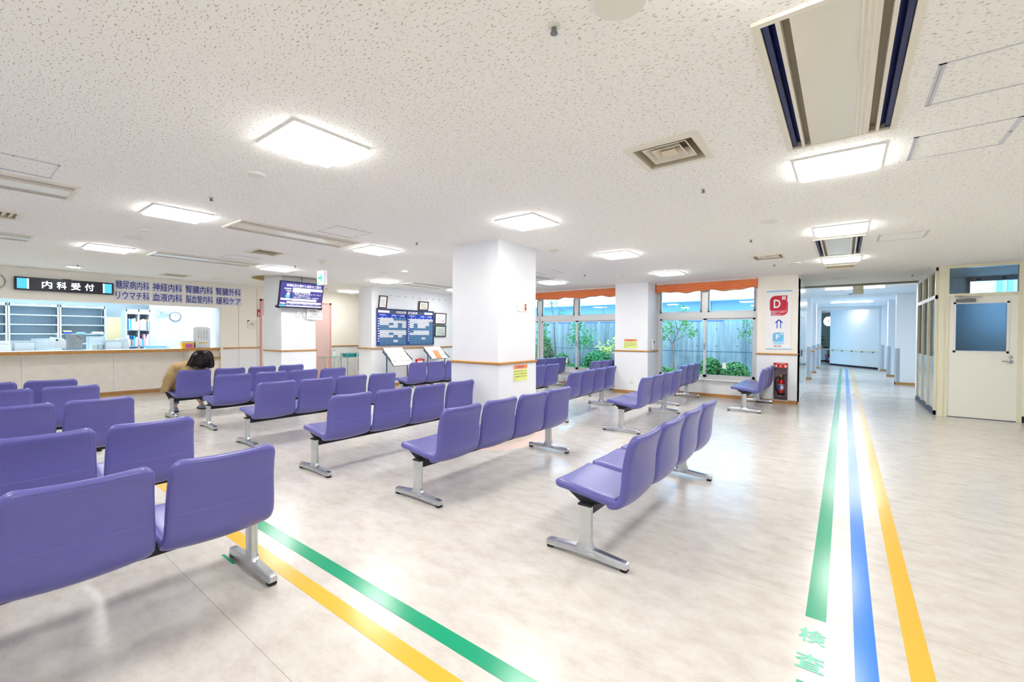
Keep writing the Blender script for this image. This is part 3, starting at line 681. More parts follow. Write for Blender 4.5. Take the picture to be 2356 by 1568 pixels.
def leg_meshes():
    mb = MB().loft([rr(0, 0, .085, .026, .040), rr(0, 0, .068, .025, .060), rr(0, 0, .052, .023, .078), rr(0, 0, .044, .0215, .100), rr(0, 0, .0415, .021, .120), rr(0, 0, .0415, .021, .316)])
    prof = [(-.265, .020, .048, .020), (-.255, .017, .055, .022), (-.20, .018, .059, .023), (-.09, .026, .068, .025), (0, .030, .076, .026), (.09, .026, .068, .025), (.20, .018, .059, .023), (.255, .017, .055, .022), (.265, .020, .048, .020)]
    rings = []
    for x, z0, z1, w in prof:
        rings.append([(x, -w, z0), (x, w, z0), (x, w, z1 - .014), (x, w * .72, z1), (x, -w * .72, z1), (x, -w, z1 - .014)])
    mb.loft(rings)
    pad = MB().cham(-.019, .019, -.021, .021, 0, .021, .004)
    cap = MB().cham(-.044, .044, -.0235, .0235, .316, .328, .003)
    return mb.mesh('leg', 'aluminium', True), pad.mesh('rubber_foot', 'rubber'), cap.mesh('post_cap', 'rubber')
LEG_ME, PAD_ME, CAP_ME = leg_meshes()
BRK_ME = MB().prism([(-.13, .384), (-.115, .37), (-.045, .327), (.045, .327), (.10, .345), (.15, .348), (.15, .356), (-.02, .374)], 'y', -.02, .02).mesh('bracket', 'black_metal')
BEAM = {n: MB().box(-.024, .03, -n * .25 + .05, n * .25 - .05, .262, .328).mesh('beam', 'black_metal') for n in (3, 4)}
def bench(x, y, n, label, rz=0.0, detail=True):
    t = thing('waiting_bench', label, 'bench', (x, y, 0), rz, 'purple beam benches in the waiting hall')
    link('beam', BEAM[n], t)
    for s in (-1, 1):
        l = link('leg', LEG_ME, t); l.location = (0, s * (n * .25 - .03), 0)
        for q in (-.243, .243): p = link('rubber_foot', PAD_ME, l); p.location = (q, 0, 0)
        link('post_cap', CAP_ME, l)
    for k in range(n):
        yy = -n * .25 + .25 + .5 * k
        s = link('seat', SEAT_ME, t); s.location = (0, yy, 0)
        b = link('backrest', BACK_ME, t); b.location = (0, yy, 0)
        if detail:
            link('seam', SEAM_ME, b); link('top_stitching', TSEAM_ME, b)
        r = link('bracket', BRK_ME, t); r.location = (0, yy + (-.19 if k == 0 else .19 if k == n - 1 else 0), 0)
    return t
bench(-1.21, 3.29, 4, 'four-seat purple bench standing alone nearest the coloured floor tapes')
bench(-2.705, 3.28, 4, 'four-seat purple bench in front of the square pillar, second from the floor tapes')
bench(-4.02, 3.13, 4, 'four-seat purple bench whose far end touches the square pillar')
bench(-5.64, 3.17, 4, 'four-seat purple bench two rows behind the seated woman')
bench(-7.07, 3.23, 4, 'four-seat purple bench directly behind the seated woman')
woman_bench = bench(-8.33, 3.14, 4, 'four-seat purple bench on which the woman sits')
bench(-2.64, .08, 4, 'four-seat purple bench closest to the camera, its leg on the yellow tape')
bench(-3.86, .085, 4, 'four-seat purple bench in the near group, second row from the camera')
bench(-5.41, .085, 4, 'four-seat purple bench in the near group, third row from the camera')
bench(-6.87, .09, 4, 'four-seat purple bench in the near group, fourth row from the camera')
bench(-7.88, .05, 4, 'four-seat purple bench in the near group, closest to the reception counter')
bench(-2.445, 6.62, 4, 'four-seat purple bench behind the lone bench, between it and the window bench', math.radians(1.5))
bench(-3.63, 6.70, 4, 'four-seat purple bench just behind the square pillar, seen over its neighbour', math.radians(3.5))
bench(-4.80, 6.50, 4, 'four-seat purple bench half hidden by the square pillar')
bench(-2.72, 9.12, 3, 'three-seat purple bench under the garden window beside the white window pillar')
bench(-1.375, 9.2, 3, 'three-seat purple bench beside the fire extinguisher pillar')
bench(-6.05, 9.17, 3, 'three-seat purple bench under the far garden window, next to the square pillar edge')
bench(-4.60, 9.22, 3, 'three-seat purple bench partly hidden by the white pillar between the windows')
bench(-7.14, 6.62, 4, 'four-seat purple bench in front of the leaflet racks')

# ------------------------------------------------------------------ ceiling fittings
def ceiling_light():
    t = thing('ceiling_light', '', 'ceiling light', (0, 0, 0))
    MB().box(-.235, .235, -.235, -.215, -.012, -.0005).box(-.235, .235, .215, .235, -.012, -.0005).box(-.235, -.215, -.215, .215, -.012, -.0005).box(.215, .235, -.215, .215, -.012, -.0005).build('frame', 'white_metal', t)
    B(-.2145, .2145, -.2145, .2145, -.029, -.0005).build('diffuser', 'lamp', t)
    return t
lights = []
COLN = {-.05: 'over the corridor tapes', -2.63: 'in line with the square pillar', -5.2: 'left of the square pillar', -8.1: 'nearest the counter'}
ROWN = {-.87: 'outside the picture', 1.41: 'first row', 3.69: 'second row', 5.97: 'third row', 8.29: 'row nearest the windows'}
first = None
for x in COLN:
    for y in ROWN:
        if (x, y) in ((-5.2, -.87),): pass
        lab = 'square glowing ceiling panel %s, %s' % (COLN[x], ROWN[y])
        if first is None: o = first = ceiling_light()
        else: o = copy_tree(first)
        o.location = (x, y, H); o['label'] = lab; o['group'] = 'square ceiling light panels'
o = copy_tree(first); o.location = (-10.8, 6.8, H); o['label'] = 'square glowing ceiling panel in the alcove behind the pink door'; o['group'] = 'square ceiling light panels'

def ac_unit():
    t = thing('ceiling_air_conditioner', '', 'air conditioner', (0, 0, 0))
    def fr(mb, a, b, c, d, z0, z1): mb.box(-a, a, -b, -d, z0, z1).box(-a, a, d, b, z0, z1).box(-a, -c, -d, d, z0, z1).box(c, a, -d, d, z0, z1)
    mb = MB(); fr(mb, .255, .695, .228, .668, -.014, .0); mb.build('frame', 'cream_metal', t)
    mb = MB(); mb.box(-.245, .245, -.685, .685, .09, .095); mb.build('housing_top', 'vent_dark', t)
    mb = MB(); fr(mb, .245, .685, .24, .68, 0, .09); mb.build('housing_side', 'cream_metal', t)
    for s in (-1, 1):
        sl = MB().box(*sorted((s * .205, s * .225)), -.66, .66, .0, .06).box(*sorted((s * .18, s * .225)), -.66, .66, .05, .06).build('air_slot', 'navy', t)
        MB().obox((s * .196, 0, .02), (.018, 0, s * .012), (0, .655, 0), (0, 0, .002)).build('vane', 'navy', sl)
        MB().box(*sorted((s * .165, s * .18)), -.668, .668, -.012, .05).build('slot_rail', 'cream_metal', t)
        MB().box(*sorted((s * .135, s * .165)), -.668, .668, .03, .036).build('channel', 'taupe', t)
    p = MB().box(-.135, .135, -.668, .668, -.010, .03).build('centre_panel', 'ac_panel', t)
    for k in range(3): MB().box(.075 + k * .018, .083 + k * .018, -.668, .668, -.013, -.010).build('rib', 'cream_metal', p)
    return t
AC_LAB = ['large ceiling air conditioner with navy slots nearest the camera above the corridor tapes', 'ceiling air conditioner with navy slots between the two far corridor light panels', 'long ceiling air conditioner left of the green exit sign', 'long ceiling air conditioner near the reception letters',
          'ceiling air conditioner cut by the left edge of the picture', 'farther ceiling air conditioner cut by the left edge of the picture', 'ceiling air conditioner above the schedule board wall', 'ceiling air conditioner just behind the square pillar']
fa = None
for (x, y), lab in zip(AC_POS, AC_LAB):
    if fa is None: o = fa = ac_unit()
    else: o = copy_tree(fa)
    o.location = (x, y, H); o['label'] = lab; o['group'] = 'ceiling air conditioners'

def vent(x, y, kind, label):
    t = thing('ceiling_vent', label, 'air vent', (x, y, H), 0, 'ceiling air vents')
    def fr(mb, a, c, z0, z1): mb.box(-a, a, -a, -c, z0, z1).box(-a, a, c, a, z0, z1).box(-a, -c, -c, c, z0, z1).box(c, a, -c, c, z0, z1)
    mb = MB(); fr(mb, .22, .178, -.014, 0); mb.build('frame', 'cream_metal', t)
    mb = MB(); fr(mb, .185, .18, 0, .13); mb.build('throat', 'vent_in', t)
    B(-.185, .185, -.185, .185, .128, .132).build('duct', 'vent_dark' if kind != 2 else 'vent_in', t)
    if kind == 0:
        for i, (a, c) in enumerate(((.135, .115), (.09, .07))):
            sq = lambda r, z: [(-r, -r, z), (r, -r, z), (r, r, z), (-r, r, z)]
            MB().loft([sq(a, -.002), sq(a - .035, .05), sq(a - .039, .05), sq(a - .006, -.004), sq(a, -.002)], cap=False).build('cone', 'cream_metal', t)
        MB().loft([[(-.045, -.045, -.002), (.045, -.045, -.002), (.045, .045, -.002), (-.045, .045, -.002)], [(-.03, -.03, .03), (.03, -.03, .03), (.03, .03, .03), (-.03, .03, .03)]]).build('core', 'vent_in', t)
        for s in ((0, 1), (1, 0)): MB().obox((0, 0, .06), (.17 * s[0] + .004 * s[1], .17 * s[1] + .004 * s[0], 0), (.004 * s[0], .004 * s[1], 0), (0, 0, .006)).build('strut', 'vent_in', t)
    elif kind == 1:
        for k in range(7):
            MB().obox((0, -.15 + .05 * k, .012), (.175, 0, 0), (0, .016, .010), (0, -.0012, .002)).build('slat', 'cream_metal', t)
    else:
        B(-.178, .178, -.178, .178, .02, .024).build('grille', 'vent_in', t)
for (x, y, k), lab in zip(VENT_POS, ['square ceiling diffuser with nested cones nearest the camera', 'square ceiling diffuser above the window benches', 'louvred ceiling vent behind the long air conditioner', 'louvred ceiling vent over the reception letters', 'plain return air grille before the corridor beam', 'louvred ceiling vent at the left edge of the picture']): vent(x, y, k, lab)

def hatch(x, y, label):
    t = thing('ceiling_hatch', label, 'ceiling hatch', (x, y, H), 0, 'ceiling access hatches')
    for a in ((-.22, -.195, -.215, .215), (.195, .22, -.215, .215), (-.22, .22, -.215, -.208), (-.22, .22, .208, .215)): B(a[0], a[1], a[2], a[3], -.003, -.0003).build('rim', 'hatch_rim', t)
    B(-.21, -.208, -.2, .2, -.0036, -.003).build('hinge_line', 'grey_steel', t); MB().lathe((.208, 0, -.0045), [(.008, .0), (.008, .002)], 8).build('key_hole', 'grey_steel', t)
for x, y, lab in [(.53, 2.83, 'nearest ceiling hatch beside the large air conditioner'), (.53, 3.7, 'ceiling hatch beside the first corridor light panel'), (.52, 6.83, 'ceiling hatch beside the far corridor air conditioner'), (-4.6, .3, 'ceiling hatch at the left edge of the picture'), (-4.59, 2.83, 'ceiling hatch behind the long air conditioner left of the exit sign'), (-7.48, 2.83, 'ceiling hatch behind the long air conditioner near the counter'), (-4.42, 6.9, 'ceiling hatch just right of the square pillar top')]: hatch(x, y, lab)

def disc(x, y, r, label, lamp=False):
    t = thing('ceiling_speaker', label, 'ceiling speaker', (x, y, H), 0, 'round ceiling speakers')
    MB().lathe((0, 0, 0), [(r, -.0005), (r, -.008), (r * .93, -.014)], 28).build('ring', 'white_metal', t, True); MB().lathe((0, 0, 0), [(r * .9, -.013), (r * .9, -.016), (r * .6, -.018)], 28).build('grille', 'plate_cream', t, True)
    if 'emergency' in label or 'downlight' in label: B(-.02, .02, -r * .5, r * .5, -.026, -.018).build('lit_lamp', 'lamp_down', t)
for x, y, r, lab in [(-.635, 1.44, .10, 'round ceiling speaker cut by the top edge of the picture'), (-.62, 5.12, .085, 'round ceiling speaker near the middle corridor panel'), (-.65, 8.3, .085, 'round ceiling speaker near the window diffuser'), (-3.51, 8.24, .045, 'small round ceiling plate left of the window panel light'), (-.08, 11.08, .15, 'round ceiling fitting just before the corridor beam'),
                   (-3.45, 1.41, .06, 'small round detector base beside the nearest light panel'), (-6.93, 1.44, .11, 'large round ceiling speaker in the counter side row'), (-6.34, 1.43, .07, 'small round detector beside the large round speaker'), (-10.84, 1.43, .13, 'round emergency lamp above the lit reception sign'), (-6.96, 5.12, .10, 'round ceiling speaker behind the exit sign'), (-6.42, 5.16, .07, 'small round downlight behind the exit sign'), (-10.66, 3.61, .13, 'round ceiling fitting above the reception lettering')]: disc(x, y, r, lab)
def sprinkler(x, y, label):
    t = thing('fire_sprinkler', label, 'sprinkler', (x, y, H), 0, 'ceiling sprinkler heads'); t.scale = (.8, .8, .8)
    MB().lathe((0, 0, 0), [(.032, -.0005), (.032, -.006), (.02, -.010)], 16).build('escutcheon', 'plate_cream', t, True); MB().lathe((0, 0, 0), [(.012, -.01), (.012, -.03), (.018, -.032), (.018, -.038), (.006, -.044)], 12).build('head', 'grey_steel', t, True)
for x, y, lab in [(-.89, 1.42, 'sprinkler head nearest the camera'), (-.91, 3.7, 'sprinkler head behind the near square diffuser'), (-.92, 6.0, 'sprinkler head near the middle corridor panel'), (-.93, 8.31, 'sprinkler head near the window diffuser'), (-4.02, 7.58, 'sprinkler head right of the square pillar'), (1.01, 11.15, 'sprinkler head before the glazed partition'), (-4.35, 1.42, 'sprinkler head between the two near light panels'), (-10.58, 1.44, 'sprinkler head above the lit reception sign'), (-7.56, 3.72, 'sprinkler head near the screen pillar'), (-10.57, 6.0, 'sprinkler head in the alcove'), (-4.35, 3.69, 'sprinkler head in the second panel row left of the square pillar')]: sprinkler(x, y, lab)
t = thing('ceiling_sensor', 'small cream sensor plate with two lenses right of the square pillar top', 'sensor', (-3.2, 5.16, H)); MB().box(-.07, .07, -.05, .05, -.012, -.0005).build('plate', 'cream_metal', t)
for s in (-.02, .02): MB().lathe((s, 0, 0), [(.014, -.012), (.014, -.028), (.008, -.032)], 10).build('lens', 'plate_cream', t)
for k, (yy, lab) in enumerate(((13.5, 'near slim glowing strip light across the corridor ceiling'), (18.9, 'far slim glowing strip light across the corridor ceiling'), (23.2, 'added strip light, unseen beyond the corridor end opening'))):
    t = thing('strip_light', lab, 'ceiling light', (.18, yy, H), 0, 'corridor strip lights'); B(-.58, .58, -.05, .05, -.012, -.0005).build('housing', 'white_metal', t); B(-.56, .56, -.035, .035, -.02, -.012).build('diffuser', 'lamp_corr' if k < 2 else 'lamp', t)  # third strip is added to brighten the corridor end wall
t = thing('corridor_sensor', 'small round sensor on the corridor ceiling below the box sign', 'sensor', (.12, 15.0, H)); MB().lathe((0, 0, 0), [(.11, -.0005), (.1, -.01), (.05, -.015)], 16).build('base', 'corr_panel', t); MB().lathe((0, 0, 0), [(.04, -.015), (.04, -.04), (.02, -.05)], 10).build('head', 'grey_steel', t)
# ------------------------------------------------------------------ reception counter and signs
UY, UX, UZ = (0, 1, 0), (1, 0, 0), (0, 0, 1)
rc = thing('reception_counter', 'long pale reception counter with a wooden front edge', 'counter', (-12.2, 1.0, 0))
B(-.42, .40, -4, 3.03, .93, .972).build('countertop', 'counter_white', rc)
MB().cham(.40, .425, -4, 2.42, .915, .976, .006).build('wood_edge', 'wood', rc); MB().cham(.40, .425, 2.425, 3.02, .925, .986, .006).build('wood_edge', 'wood', rc)
for a, b in ((-4, -2.7), (-2.695, -1.4), (-1.395, -.1), (-.095, 1.2), (1.205, 2.42)): B(-.12, -.10, a, b, .08, .93).build('front_panel', 'counter_panel', rc)
B(-.10, .28, 2.425, 3.03, .06, .93).build('end_panel', 'counter_panel', rc); MB().cham(.28, .42, 2.44, 3.03, .735, .765, .005).build('bag_shelf', 'wood', rc)
B(-.12, -.095, -4, 2.42, 0, .075).build('kick_board', 'wood_base', rc)

sg = thing('lit_reception_sign', 'long black lit sign with glowing white lettering over the reception', 'sign', (-11.8, .79, 2.09))
B(0, .07, 0, 1.325, 0, .235).build('case', 'sign_frame', sg); B(.07, .074, .03, 1.295, .022, .213).build('face', 'sign_black', sg)
B(.074, .076, .03, .155, .026, .209).build('cyan_end', 'sign_cyan', sg); B(.074, .076, 1.18, 1.295, .026, .209).build('cyan_end', 'sign_cyan', sg)
for a in (.155, 1.165): B(.074, .077, a, a + .018, .026, .209).build('glow_bar', 'letter_glow', sg)
for k, ch in enumerate('内科受付'): letter(ch, 'letter_glow', sg, (.0775, .335 + k * .19, .05), UY, UZ, .13, .135, .012)
B(.02, .05, .60, .72, .235, .247).build('top_clip', 'sign_frame', sg)
DEPT = [['糖尿病内科', '神経内科', '腎臓内科', '腎臓外科'], ['リウマチ科', '血液内科', '脳血管内科', '緩和ケア']]
YS = [(2.15, 2.705), (2.745, 3.285), (3.337, 3.88), (3.93, 4.475)]
DL = [['first lettering plate of the upper row, next to the lit sign', 'second lettering plate of the upper row', 'third lettering plate of the upper row', 'last lettering plate of the upper row, farthest from the lit sign'], ['first lettering plate of the lower row, next to the lit sign', 'second lettering plate of the lower row', 'third lettering plate of the lower row', 'last lettering plate of the lower row, farthest from the lit sign']]
for r in range(2):
    for c in range(4):
        y0, y1 = YS[c]; z0 = 2.225 if r == 0 else 2.008
        t = thing('department_sign', 'blue ' + DL[r][c], 'sign', (-11.8, y0, z0), 0, 'blue department lettering over the reception')
        B(.0, .004, -.005, y1 - y0 + .005, -.008, .19).build('film', 'film', t)
        letter(DEPT[r][c], 'navy_ink', t, (.006, .008, .004), UY, UZ, y1 - y0 - .02, .172, .012)
ck = thing('wall_clock', 'round chrome wall clock cut by the left edge above the counter', 'clock', (-11.8, .545, 2.22))
MB().lathe((0, 0, 0), [(.15, 0), (.15, .03), (.135, .04), (.13, .03)], 32, 'x', False).build('rim', 'steel', ck, True); MB().lathe((0, 0, 0), [(.13, .0), (.13, .028)], 32, 'x').build('dial', 'plate_cream', ck); MB().box(.03, .033, -.004, .004, 0, .09).box(.03, .033, 0, .07, -.004, .004).build('hand', 'ink', ck)
pl = thing('room_plate', 'small cream room plate with a blue corner beside the reception', 'sign', (-11.8, 4.61, 1.45)); B(0, .012, 0, .205, 0, .208).build('plate', 'plate_cream', pl)
MB().add([(.0125, .002, .206), (.0125, .002, .14), (.0125, .02, .175), (.0125, .06, .206)], [(0, 1, 2, 3)]).build('corner_mark', 'navy_ink', pl); letter('診療室', 'ink', pl, (.013, .06, .09), UY, UZ, .09, .032, .01)
rb = thing('fire_alarm_marker', 'small red fire marker beside the pink door frame', 'marker', (-11.8, 4.846, 1.75)); B(0, .02, 0, .055, 0, .18).build('plate', 'red', rb); B(.02, .022, .016, .04, .02, .11).build('white_strip', 'paper', rb)

def pink_door(n, y0, y1, label, leaf):
    d = sempty('door_%d' % n, label)
    MB().box(-11.8, -11.775, y0, y0 + .045, 0, 2.2).box(-11.8, -11.775, y1 - .045, y1, 0, 2.2).box(-11.8, -11.775, y0, y1, 2.15, 2.2).build('door_frame', 'pink_dark', d)
    B(-11.8, -11.785, y0 + .045, y1 - .045, 1.80, 2.15).build('transom_panel', 'pink', d)
    lf = B(-11.8, -11.783, y0 + .045, y1 - .045, 0.01, 1.795).build('leaf_panel', leaf, d)
    return d, lf
d2, lf2 = pink_door(2, 4.905, 5.83, 'pale door in a pink frame beside the screen pillar', 'door_cream')
for k in range(6): letter('処置室係員用'[k], 'ink', lf2, (-11.782, 5.01, 1.45 - k * .16), UY, UZ, .05, .07, .0)
d3, lf3 = pink_door(3, 5.92, 6.83, 'plain pink door seen between the screen pillar and the schedule wall', 'pink')
MB().tube([(-11.783, 6.05, .95), (-11.74, 6.05, .95), (-11.74, 6.16, .95)], .01, 6).build('lever_handle', 'steel', lf3)

# hanging exit sign
ex = thing('exit_sign', 'hanging white exit sign with a green arrow', 'exit sign', (-6.65, 3.70, H))
MB().lathe((0, 0, 0), [(.065, 0), (.06, -.012), (.02, -.06), (.012, -.065)], 18).build('canopy', 'cream_metal', ex, True); MB().tube([(0, 0, -.06), (0, 0, -.165)], .008, 8).build('rod', 'cream_metal', ex)
B(-.10, .10, -.03, .03, -.395, -.165).build('case', 'white_metal', ex); B(-.094, .094, -.034, -.03, -.389, -.171).build('face', 'exit_white', ex)
mb = MB(); 
for pts in ([(-.06, -.27), (-.06, -.30), (.03, -.30), (.03, -.27)], [(-.0, -.225), (.028, -.225), (.068, -.285), (.028, -.345), (0, -.345), (.036, -.285)]):
    mb.add([(x, -.0352, z) for x, z in pts], [tuple(range(len(pts)))])
mb.build('arrow', 'exit_green', ex); B(-.075, -.045, -.0352, -.0350, -.385, -.345).build('mark', 'exit_green', ex)

# screen on the pillar
tv = thing('wall_screen', 'flat screen showing a purple notice, tilted on the pillar', 'screen', (-8.96, 4.545, 2.118))
ang = math.atan2(.12, .525); tv.rotation_euler = (0, ang, 0)
MB().cham(-.045, .0, -.456, .456, -.27, .27, .006).build('case', 'sign_black', tv); B(0, .003, -.44, .44, -.25, .255).build('screen_panel', 'tv_purple', tv)
letter('板橋区前立腺がん検診のご案内', 'tv_white', tv, (.004, -.33, .165), UY, UZ, .72, .058, .02)
for y, z, w in ((-.37, .105, .15), (-.33, .06, .11)): letter('実施期間：' if z > .1 else '対象者：', 'tv_white', tv, (.004, y, z), UY, UZ, w, .034, .02)
MB().box(.003, .0042, -.20, .43, .095, .15).box(.003, .0042, -.20, .17, .052, .092).box(.003, .0042, -.425, -.22, -.115, -.075).box(.003, .0042, -.21, .32, -.12, -.075).box(.003, .0042, -.43, -.33, -.19, -.165).box(.003, .0042, -.30, .43, -.175, -.135).box(.003, .0042, -.30, .44, -.24, -.215).build('white_lines', 'tv_white', tv)
letter('・健康に不安を感じている人', 'tv_white', tv, (.004, -.19, .012), UY, UZ, .60, .034, .012); letter('・ノドに異物感がある人', 'tv_white', tv, (.004, -.19, -.024), UY, UZ, .36, .03, .012); letter('・過去に受診した人は対象外（全額負担）', 'tv_white', tv, (.004, -.19, -.062), UY, UZ, .55, .03, .012)
letter('期間内に一度受診できます。保険証をお持ちください。', 'tv_white', tv, (.004, -.40, -.20), UY, UZ, .80, .022, .008)
B(.003, .0044, -.44, -.31, -.245, -.215).build('status_tiles', 'tv_cyan', tv); MB().lathe((.004, -.29, -.03), [(.045, 0), (.04, .001)], 16, 'x').build('teal_patch', 'tv_cyan', tv); MB().lathe((.0045, -.28, .02), [(.032, 0), (.03, .001)], 14, 'x').build('white_patch', 'tv_white', tv)
B(-.20, -.045, -.15, .15, -.12, .12).build('wall_bracket', 'black_metal', tv); MB().tube([(-.06, .0, .27), (-.08, .0, .33), (-.11, -.01, .40)], .006, 6).build('cable', 'ink', tv)
for s in (-1, 1): MB().box(-.09, -.0, s * .44 - .03, s * .44 + .03, -.285, -.24).build('end_bracket', 'black_metal', tv)
pn = thing('paper_notice', 'white paper notice hanging below the screen on the pillar', 'notice', (-9.155, 4.73, 1.63)); B(.03, .034, 0, .35, 0, .225).build('sheet', 'paper', pn)
letter('「受付番号」で', 'ink_red', pn, (.0345, .06, .15), UY, UZ, .23, .04, 0); letter('診察順を', 'paper_grey', pn, (.0345, .10, .095), UY, UZ, .15, .036, 0); letter('ご案内いたします', 'paper_grey', pn, (.0345, .03, .04), UY, UZ, .29, .036, 0)
B(.0, .03, .1, .12, .08, .225).build('hanger', 'white_metal', pn)
for y, lab in ((4.52, 'first'), (4.66, 'second')):
    t = thing('wall_switch', 'cream %s switch plate below the screen on the pillar' % lab, 'switch', (-9.156, y, 1.68)); MB().cham(0, .01, 0, .07, 0, .12, .003).build('plate', 'switch', t); B(.01, .014, .015, .055, .02, .10).build('rocker', 'paper', t)

# schedule board
bd = thing('schedule_board', 'large blue schedule board of doctors on the projecting wall', 'notice board', (-9.16, 6.485, 1.035))
MB().box(0, .04, 0, 1.87, 0, .022).box(0, .04, 0, 1.87, .908, .93).box(0, .04, 0, .022, .022, .908).box(0, .04, 1.848, 1.87, .022, .908).box(0, .04, .93, .955, .022, .908).build('frame', 'board_grey', bd)
for a, b, head, sub, hrs in ((.022, .93, '内科診療', '午前受付', '8:30 ～ 12:00'), (.955, 1.848, '担当医表', '午後受付', '2:00 ～ 5:00')):
    B(.0, .012, a, b, .80, .908).build('title_band', 'board_grey', bd); B(0, .012, a, b, .70, .80).build('header_band', 'board_blue', bd); B(0, .012, a, a + .075, .022, .70).build('side_band', 'board_blue', bd); B(0, .010, a + .075, b, .022, .70).build('grid_panel', 'board_cell', bd)
    if a < .5: B(.012, .014, a + .03, a + .37, .825, .885).build('blank_strip', 'paper', bd); letter(head, 'paper', bd, (.0145, .60, .815), UY, UZ, .32, .07, .02)
    else: B(.012, .014, b - .31, b - .01, .825, .885).build('blank_strip', 'paper', bd); letter(head, 'paper', bd, (.0145, .975, .815), UY, UZ, .32, .07, .02)
    letter(sub, 'paper', bd, (.0145, a + .06, .75), UY, UZ, .20, .035, .015); letter(hrs, 'paper', bd, (.0145, a + .44, .745), UY, UZ, .40, .042, .015)
    cw_ = (b - a - .075) / 6
    for k in range(6): B(.012, .014, a + .075 + cw_ * (k + .4), a + .075 + cw_ * (k + .6), .707, .72).build('day_mark', 'paper', bd)
    mb = MB()
    for k in range(1, 6): mb.box(.010, .0112, a + .075 + cw_ * k - .002, a + .075 + cw_ * k + .002, .022, .70)
    for k in range(1, 11): mb.box(.010, .0112, a + .075, b, .022 + .0616 * k - .0015, .022 + .0616 * k + .0015)
    mb.build('grid_lines', 'board_grey', bd)
    for k in range(10): B(.012, .0135, a + .012, a + .065, .66 - .0616 * k, .685 - .0616 * k).build('row_mark', 'paper', bd)
rowsL = ['111000', '111111', '110101', '001101', '000000', '111111', '110111', '111010', '000000', '000100', '000000']; rowsR = ['111111', '111110', '101110', '101100', '000000', '011110', '111110', '000000', '000100', '000000', '000000']
cme = B(.011, .015, .002, .134, .003, .058).mesh('name_card', 'tile_white'); cme2 = MB()
for k in range(4): cme2.box(.015, .0155, .018 + .028 * k, .034 + .028 * k, .022, .042)
cme2 = cme2.mesh('card_print', 'board_grey')
for a, rows in ((.097, rowsL), (1.030, rowsR)):
    for r, row in enumerate(rows):
        for c, ch in enumerate(row):
            if ch == '1':
                o = link('name_card', cme, bd); o.location = (0, a + c * (.1385 if a < .5 else .1363), .70 - .0616 * (r + 1)); link('card_print', cme2, o)
def picture(y0, y1, z0, z1, fm, label, tilt=.08, body=None):
    h = z1 - z0; w = y1 - y0; t = thing('framed_certificate', label, 'framed certificate', (-9.16, (y0 + y1) / 2, z0), 0, 'framed certificates on the schedule wall'); t.rotation_euler = (0, tilt, 0)
    x0 = .015; f = .022
    MB().box(x0, x0 + .025, -w / 2, w / 2, 0, f).box(x0, x0 + .025, -w / 2, w / 2, h - f, h).box(x0, x0 + .025, -w / 2, -w / 2 + f, f, h - f).box(x0, x0 + .025, w / 2 - f, w / 2, f, h - f).build('frame', fm, t)
    s = B(x0, x0 + .012, -w / 2 + f, w / 2 - f, f, h - f).build('certificate', body or 'paper', t)
    mb = MB()
    for k in range(5): mb.box(x0 + .012, x0 + .0125, -w * .25, w * .25, h * (.25 + .1 * k), h * (.25 + .1 * k) + .006)
    mb.build('print', 'paper_grey', s); B(x0 + .012, x0 + .0126, w * .2, w * .28, h * .2, h * .2 + w * .08).build('seal', 'ink_red', s)
    MB().tube([(0, 0, h * .9), (x0, 0, h * .86)], .004, 5).build('hook', 'steel', t)
picture(6.53, 6.77, 1.975, 2.285, 'frame_wood', 'tall framed certificate above the first corner of the schedule board', .16)
picture(7.81, 8.14, 1.98, 2.22, 'frame_black', 'small framed certificate with a pale green sheet above the schedule board', .10, 'plate_cream')
picture(8.385, 8.82, 1.615, 1.93, 'frame_wood', 'upper framed certificate beside the schedule board', .06)
picture(8.385, 8.81, 1.262, 1.578, 'frame_black', 'lower framed certificate beside the schedule board', .05, 'sage')
t = thing('wall_hooks', 'row of small empty picture hooks high on the schedule wall', 'hooks', (-9.16, 6.9, 2.3))
for k in range(9): MB().box(0, .012, k * .24, k * .24 + .018, -.01, .01).build('hook', 'grey_steel', t)

# leaflet racks
def rack(y, x, w, label, rows, papers):
    t = thing('leaflet_rack', label, 'leaflet rack', (x, y, 0))
    for s in (-1, 1):
        MB().tube([(-.02, s * w / 2, .02), (-.02, s * w / 2, .78)], .015, 6).build('post', 'blue_base', t); MB().tube([(-.18, s * w / 2, .015), (.2, s * w / 2, .015)], .015, 6).build('foot', 'blue_base', t)
        MB().tube([(-.16, s * (w / 2 + .02), .90), (.14, s * (w / 2 + .02), .70)], .014, 6).build('side_arm', 'blue_base', t)
    MB().tube([(-.02, -w / 2, .2), (-.02, w / 2, .2)], .010, 6).build('cross_bar', 'blue_base', t)
    for k in range(rows):
        cx, cz = -.12 + k * .12, .86 - k * .10
        sh = MB().obox((cx, 0, cz), (.085, 0, -.085 * .9 - .02), (0, w / 2 - .01, 0), (.006, 0, .006)).build('tray', 'grey_steel', t)
        n = 3
        for j in range(n):
            wy = (w - .04) / n
            lf = MB().obox((cx + .012, -w / 2 + .02 + wy * (j + .5), cz + .02), (.09, 0, -.105), (0, wy / 2 - .003, 0), (.004, 0, .004)).build('leaflet', papers[(k * 3 + j) % len(papers)], t)
            MB().obox((cx - .03, -w / 2 + .02 + wy * (j + .5), cz + .075), (.008, 0, -.010), (0, wy / 2 - .03, 0), (.001, 0, .001)).build('heading', ('pink', 'sky_pale', 'pinkfold')[j], lf)
            for q in range(5):
                MB().obox((cx + .02 + .05 * random.random(), -w / 2 + .02 + wy * (j + .15 + .7 * random.random()), cz + .02 - .0), (.006, 0, -.007), (0, .008, 0), (.0075, 0, .0075)).build('picture_dot', random.choice(['yellowfold', 'yellowfold', 'sky_pale', 'pink', 'plate_cream']), lf)
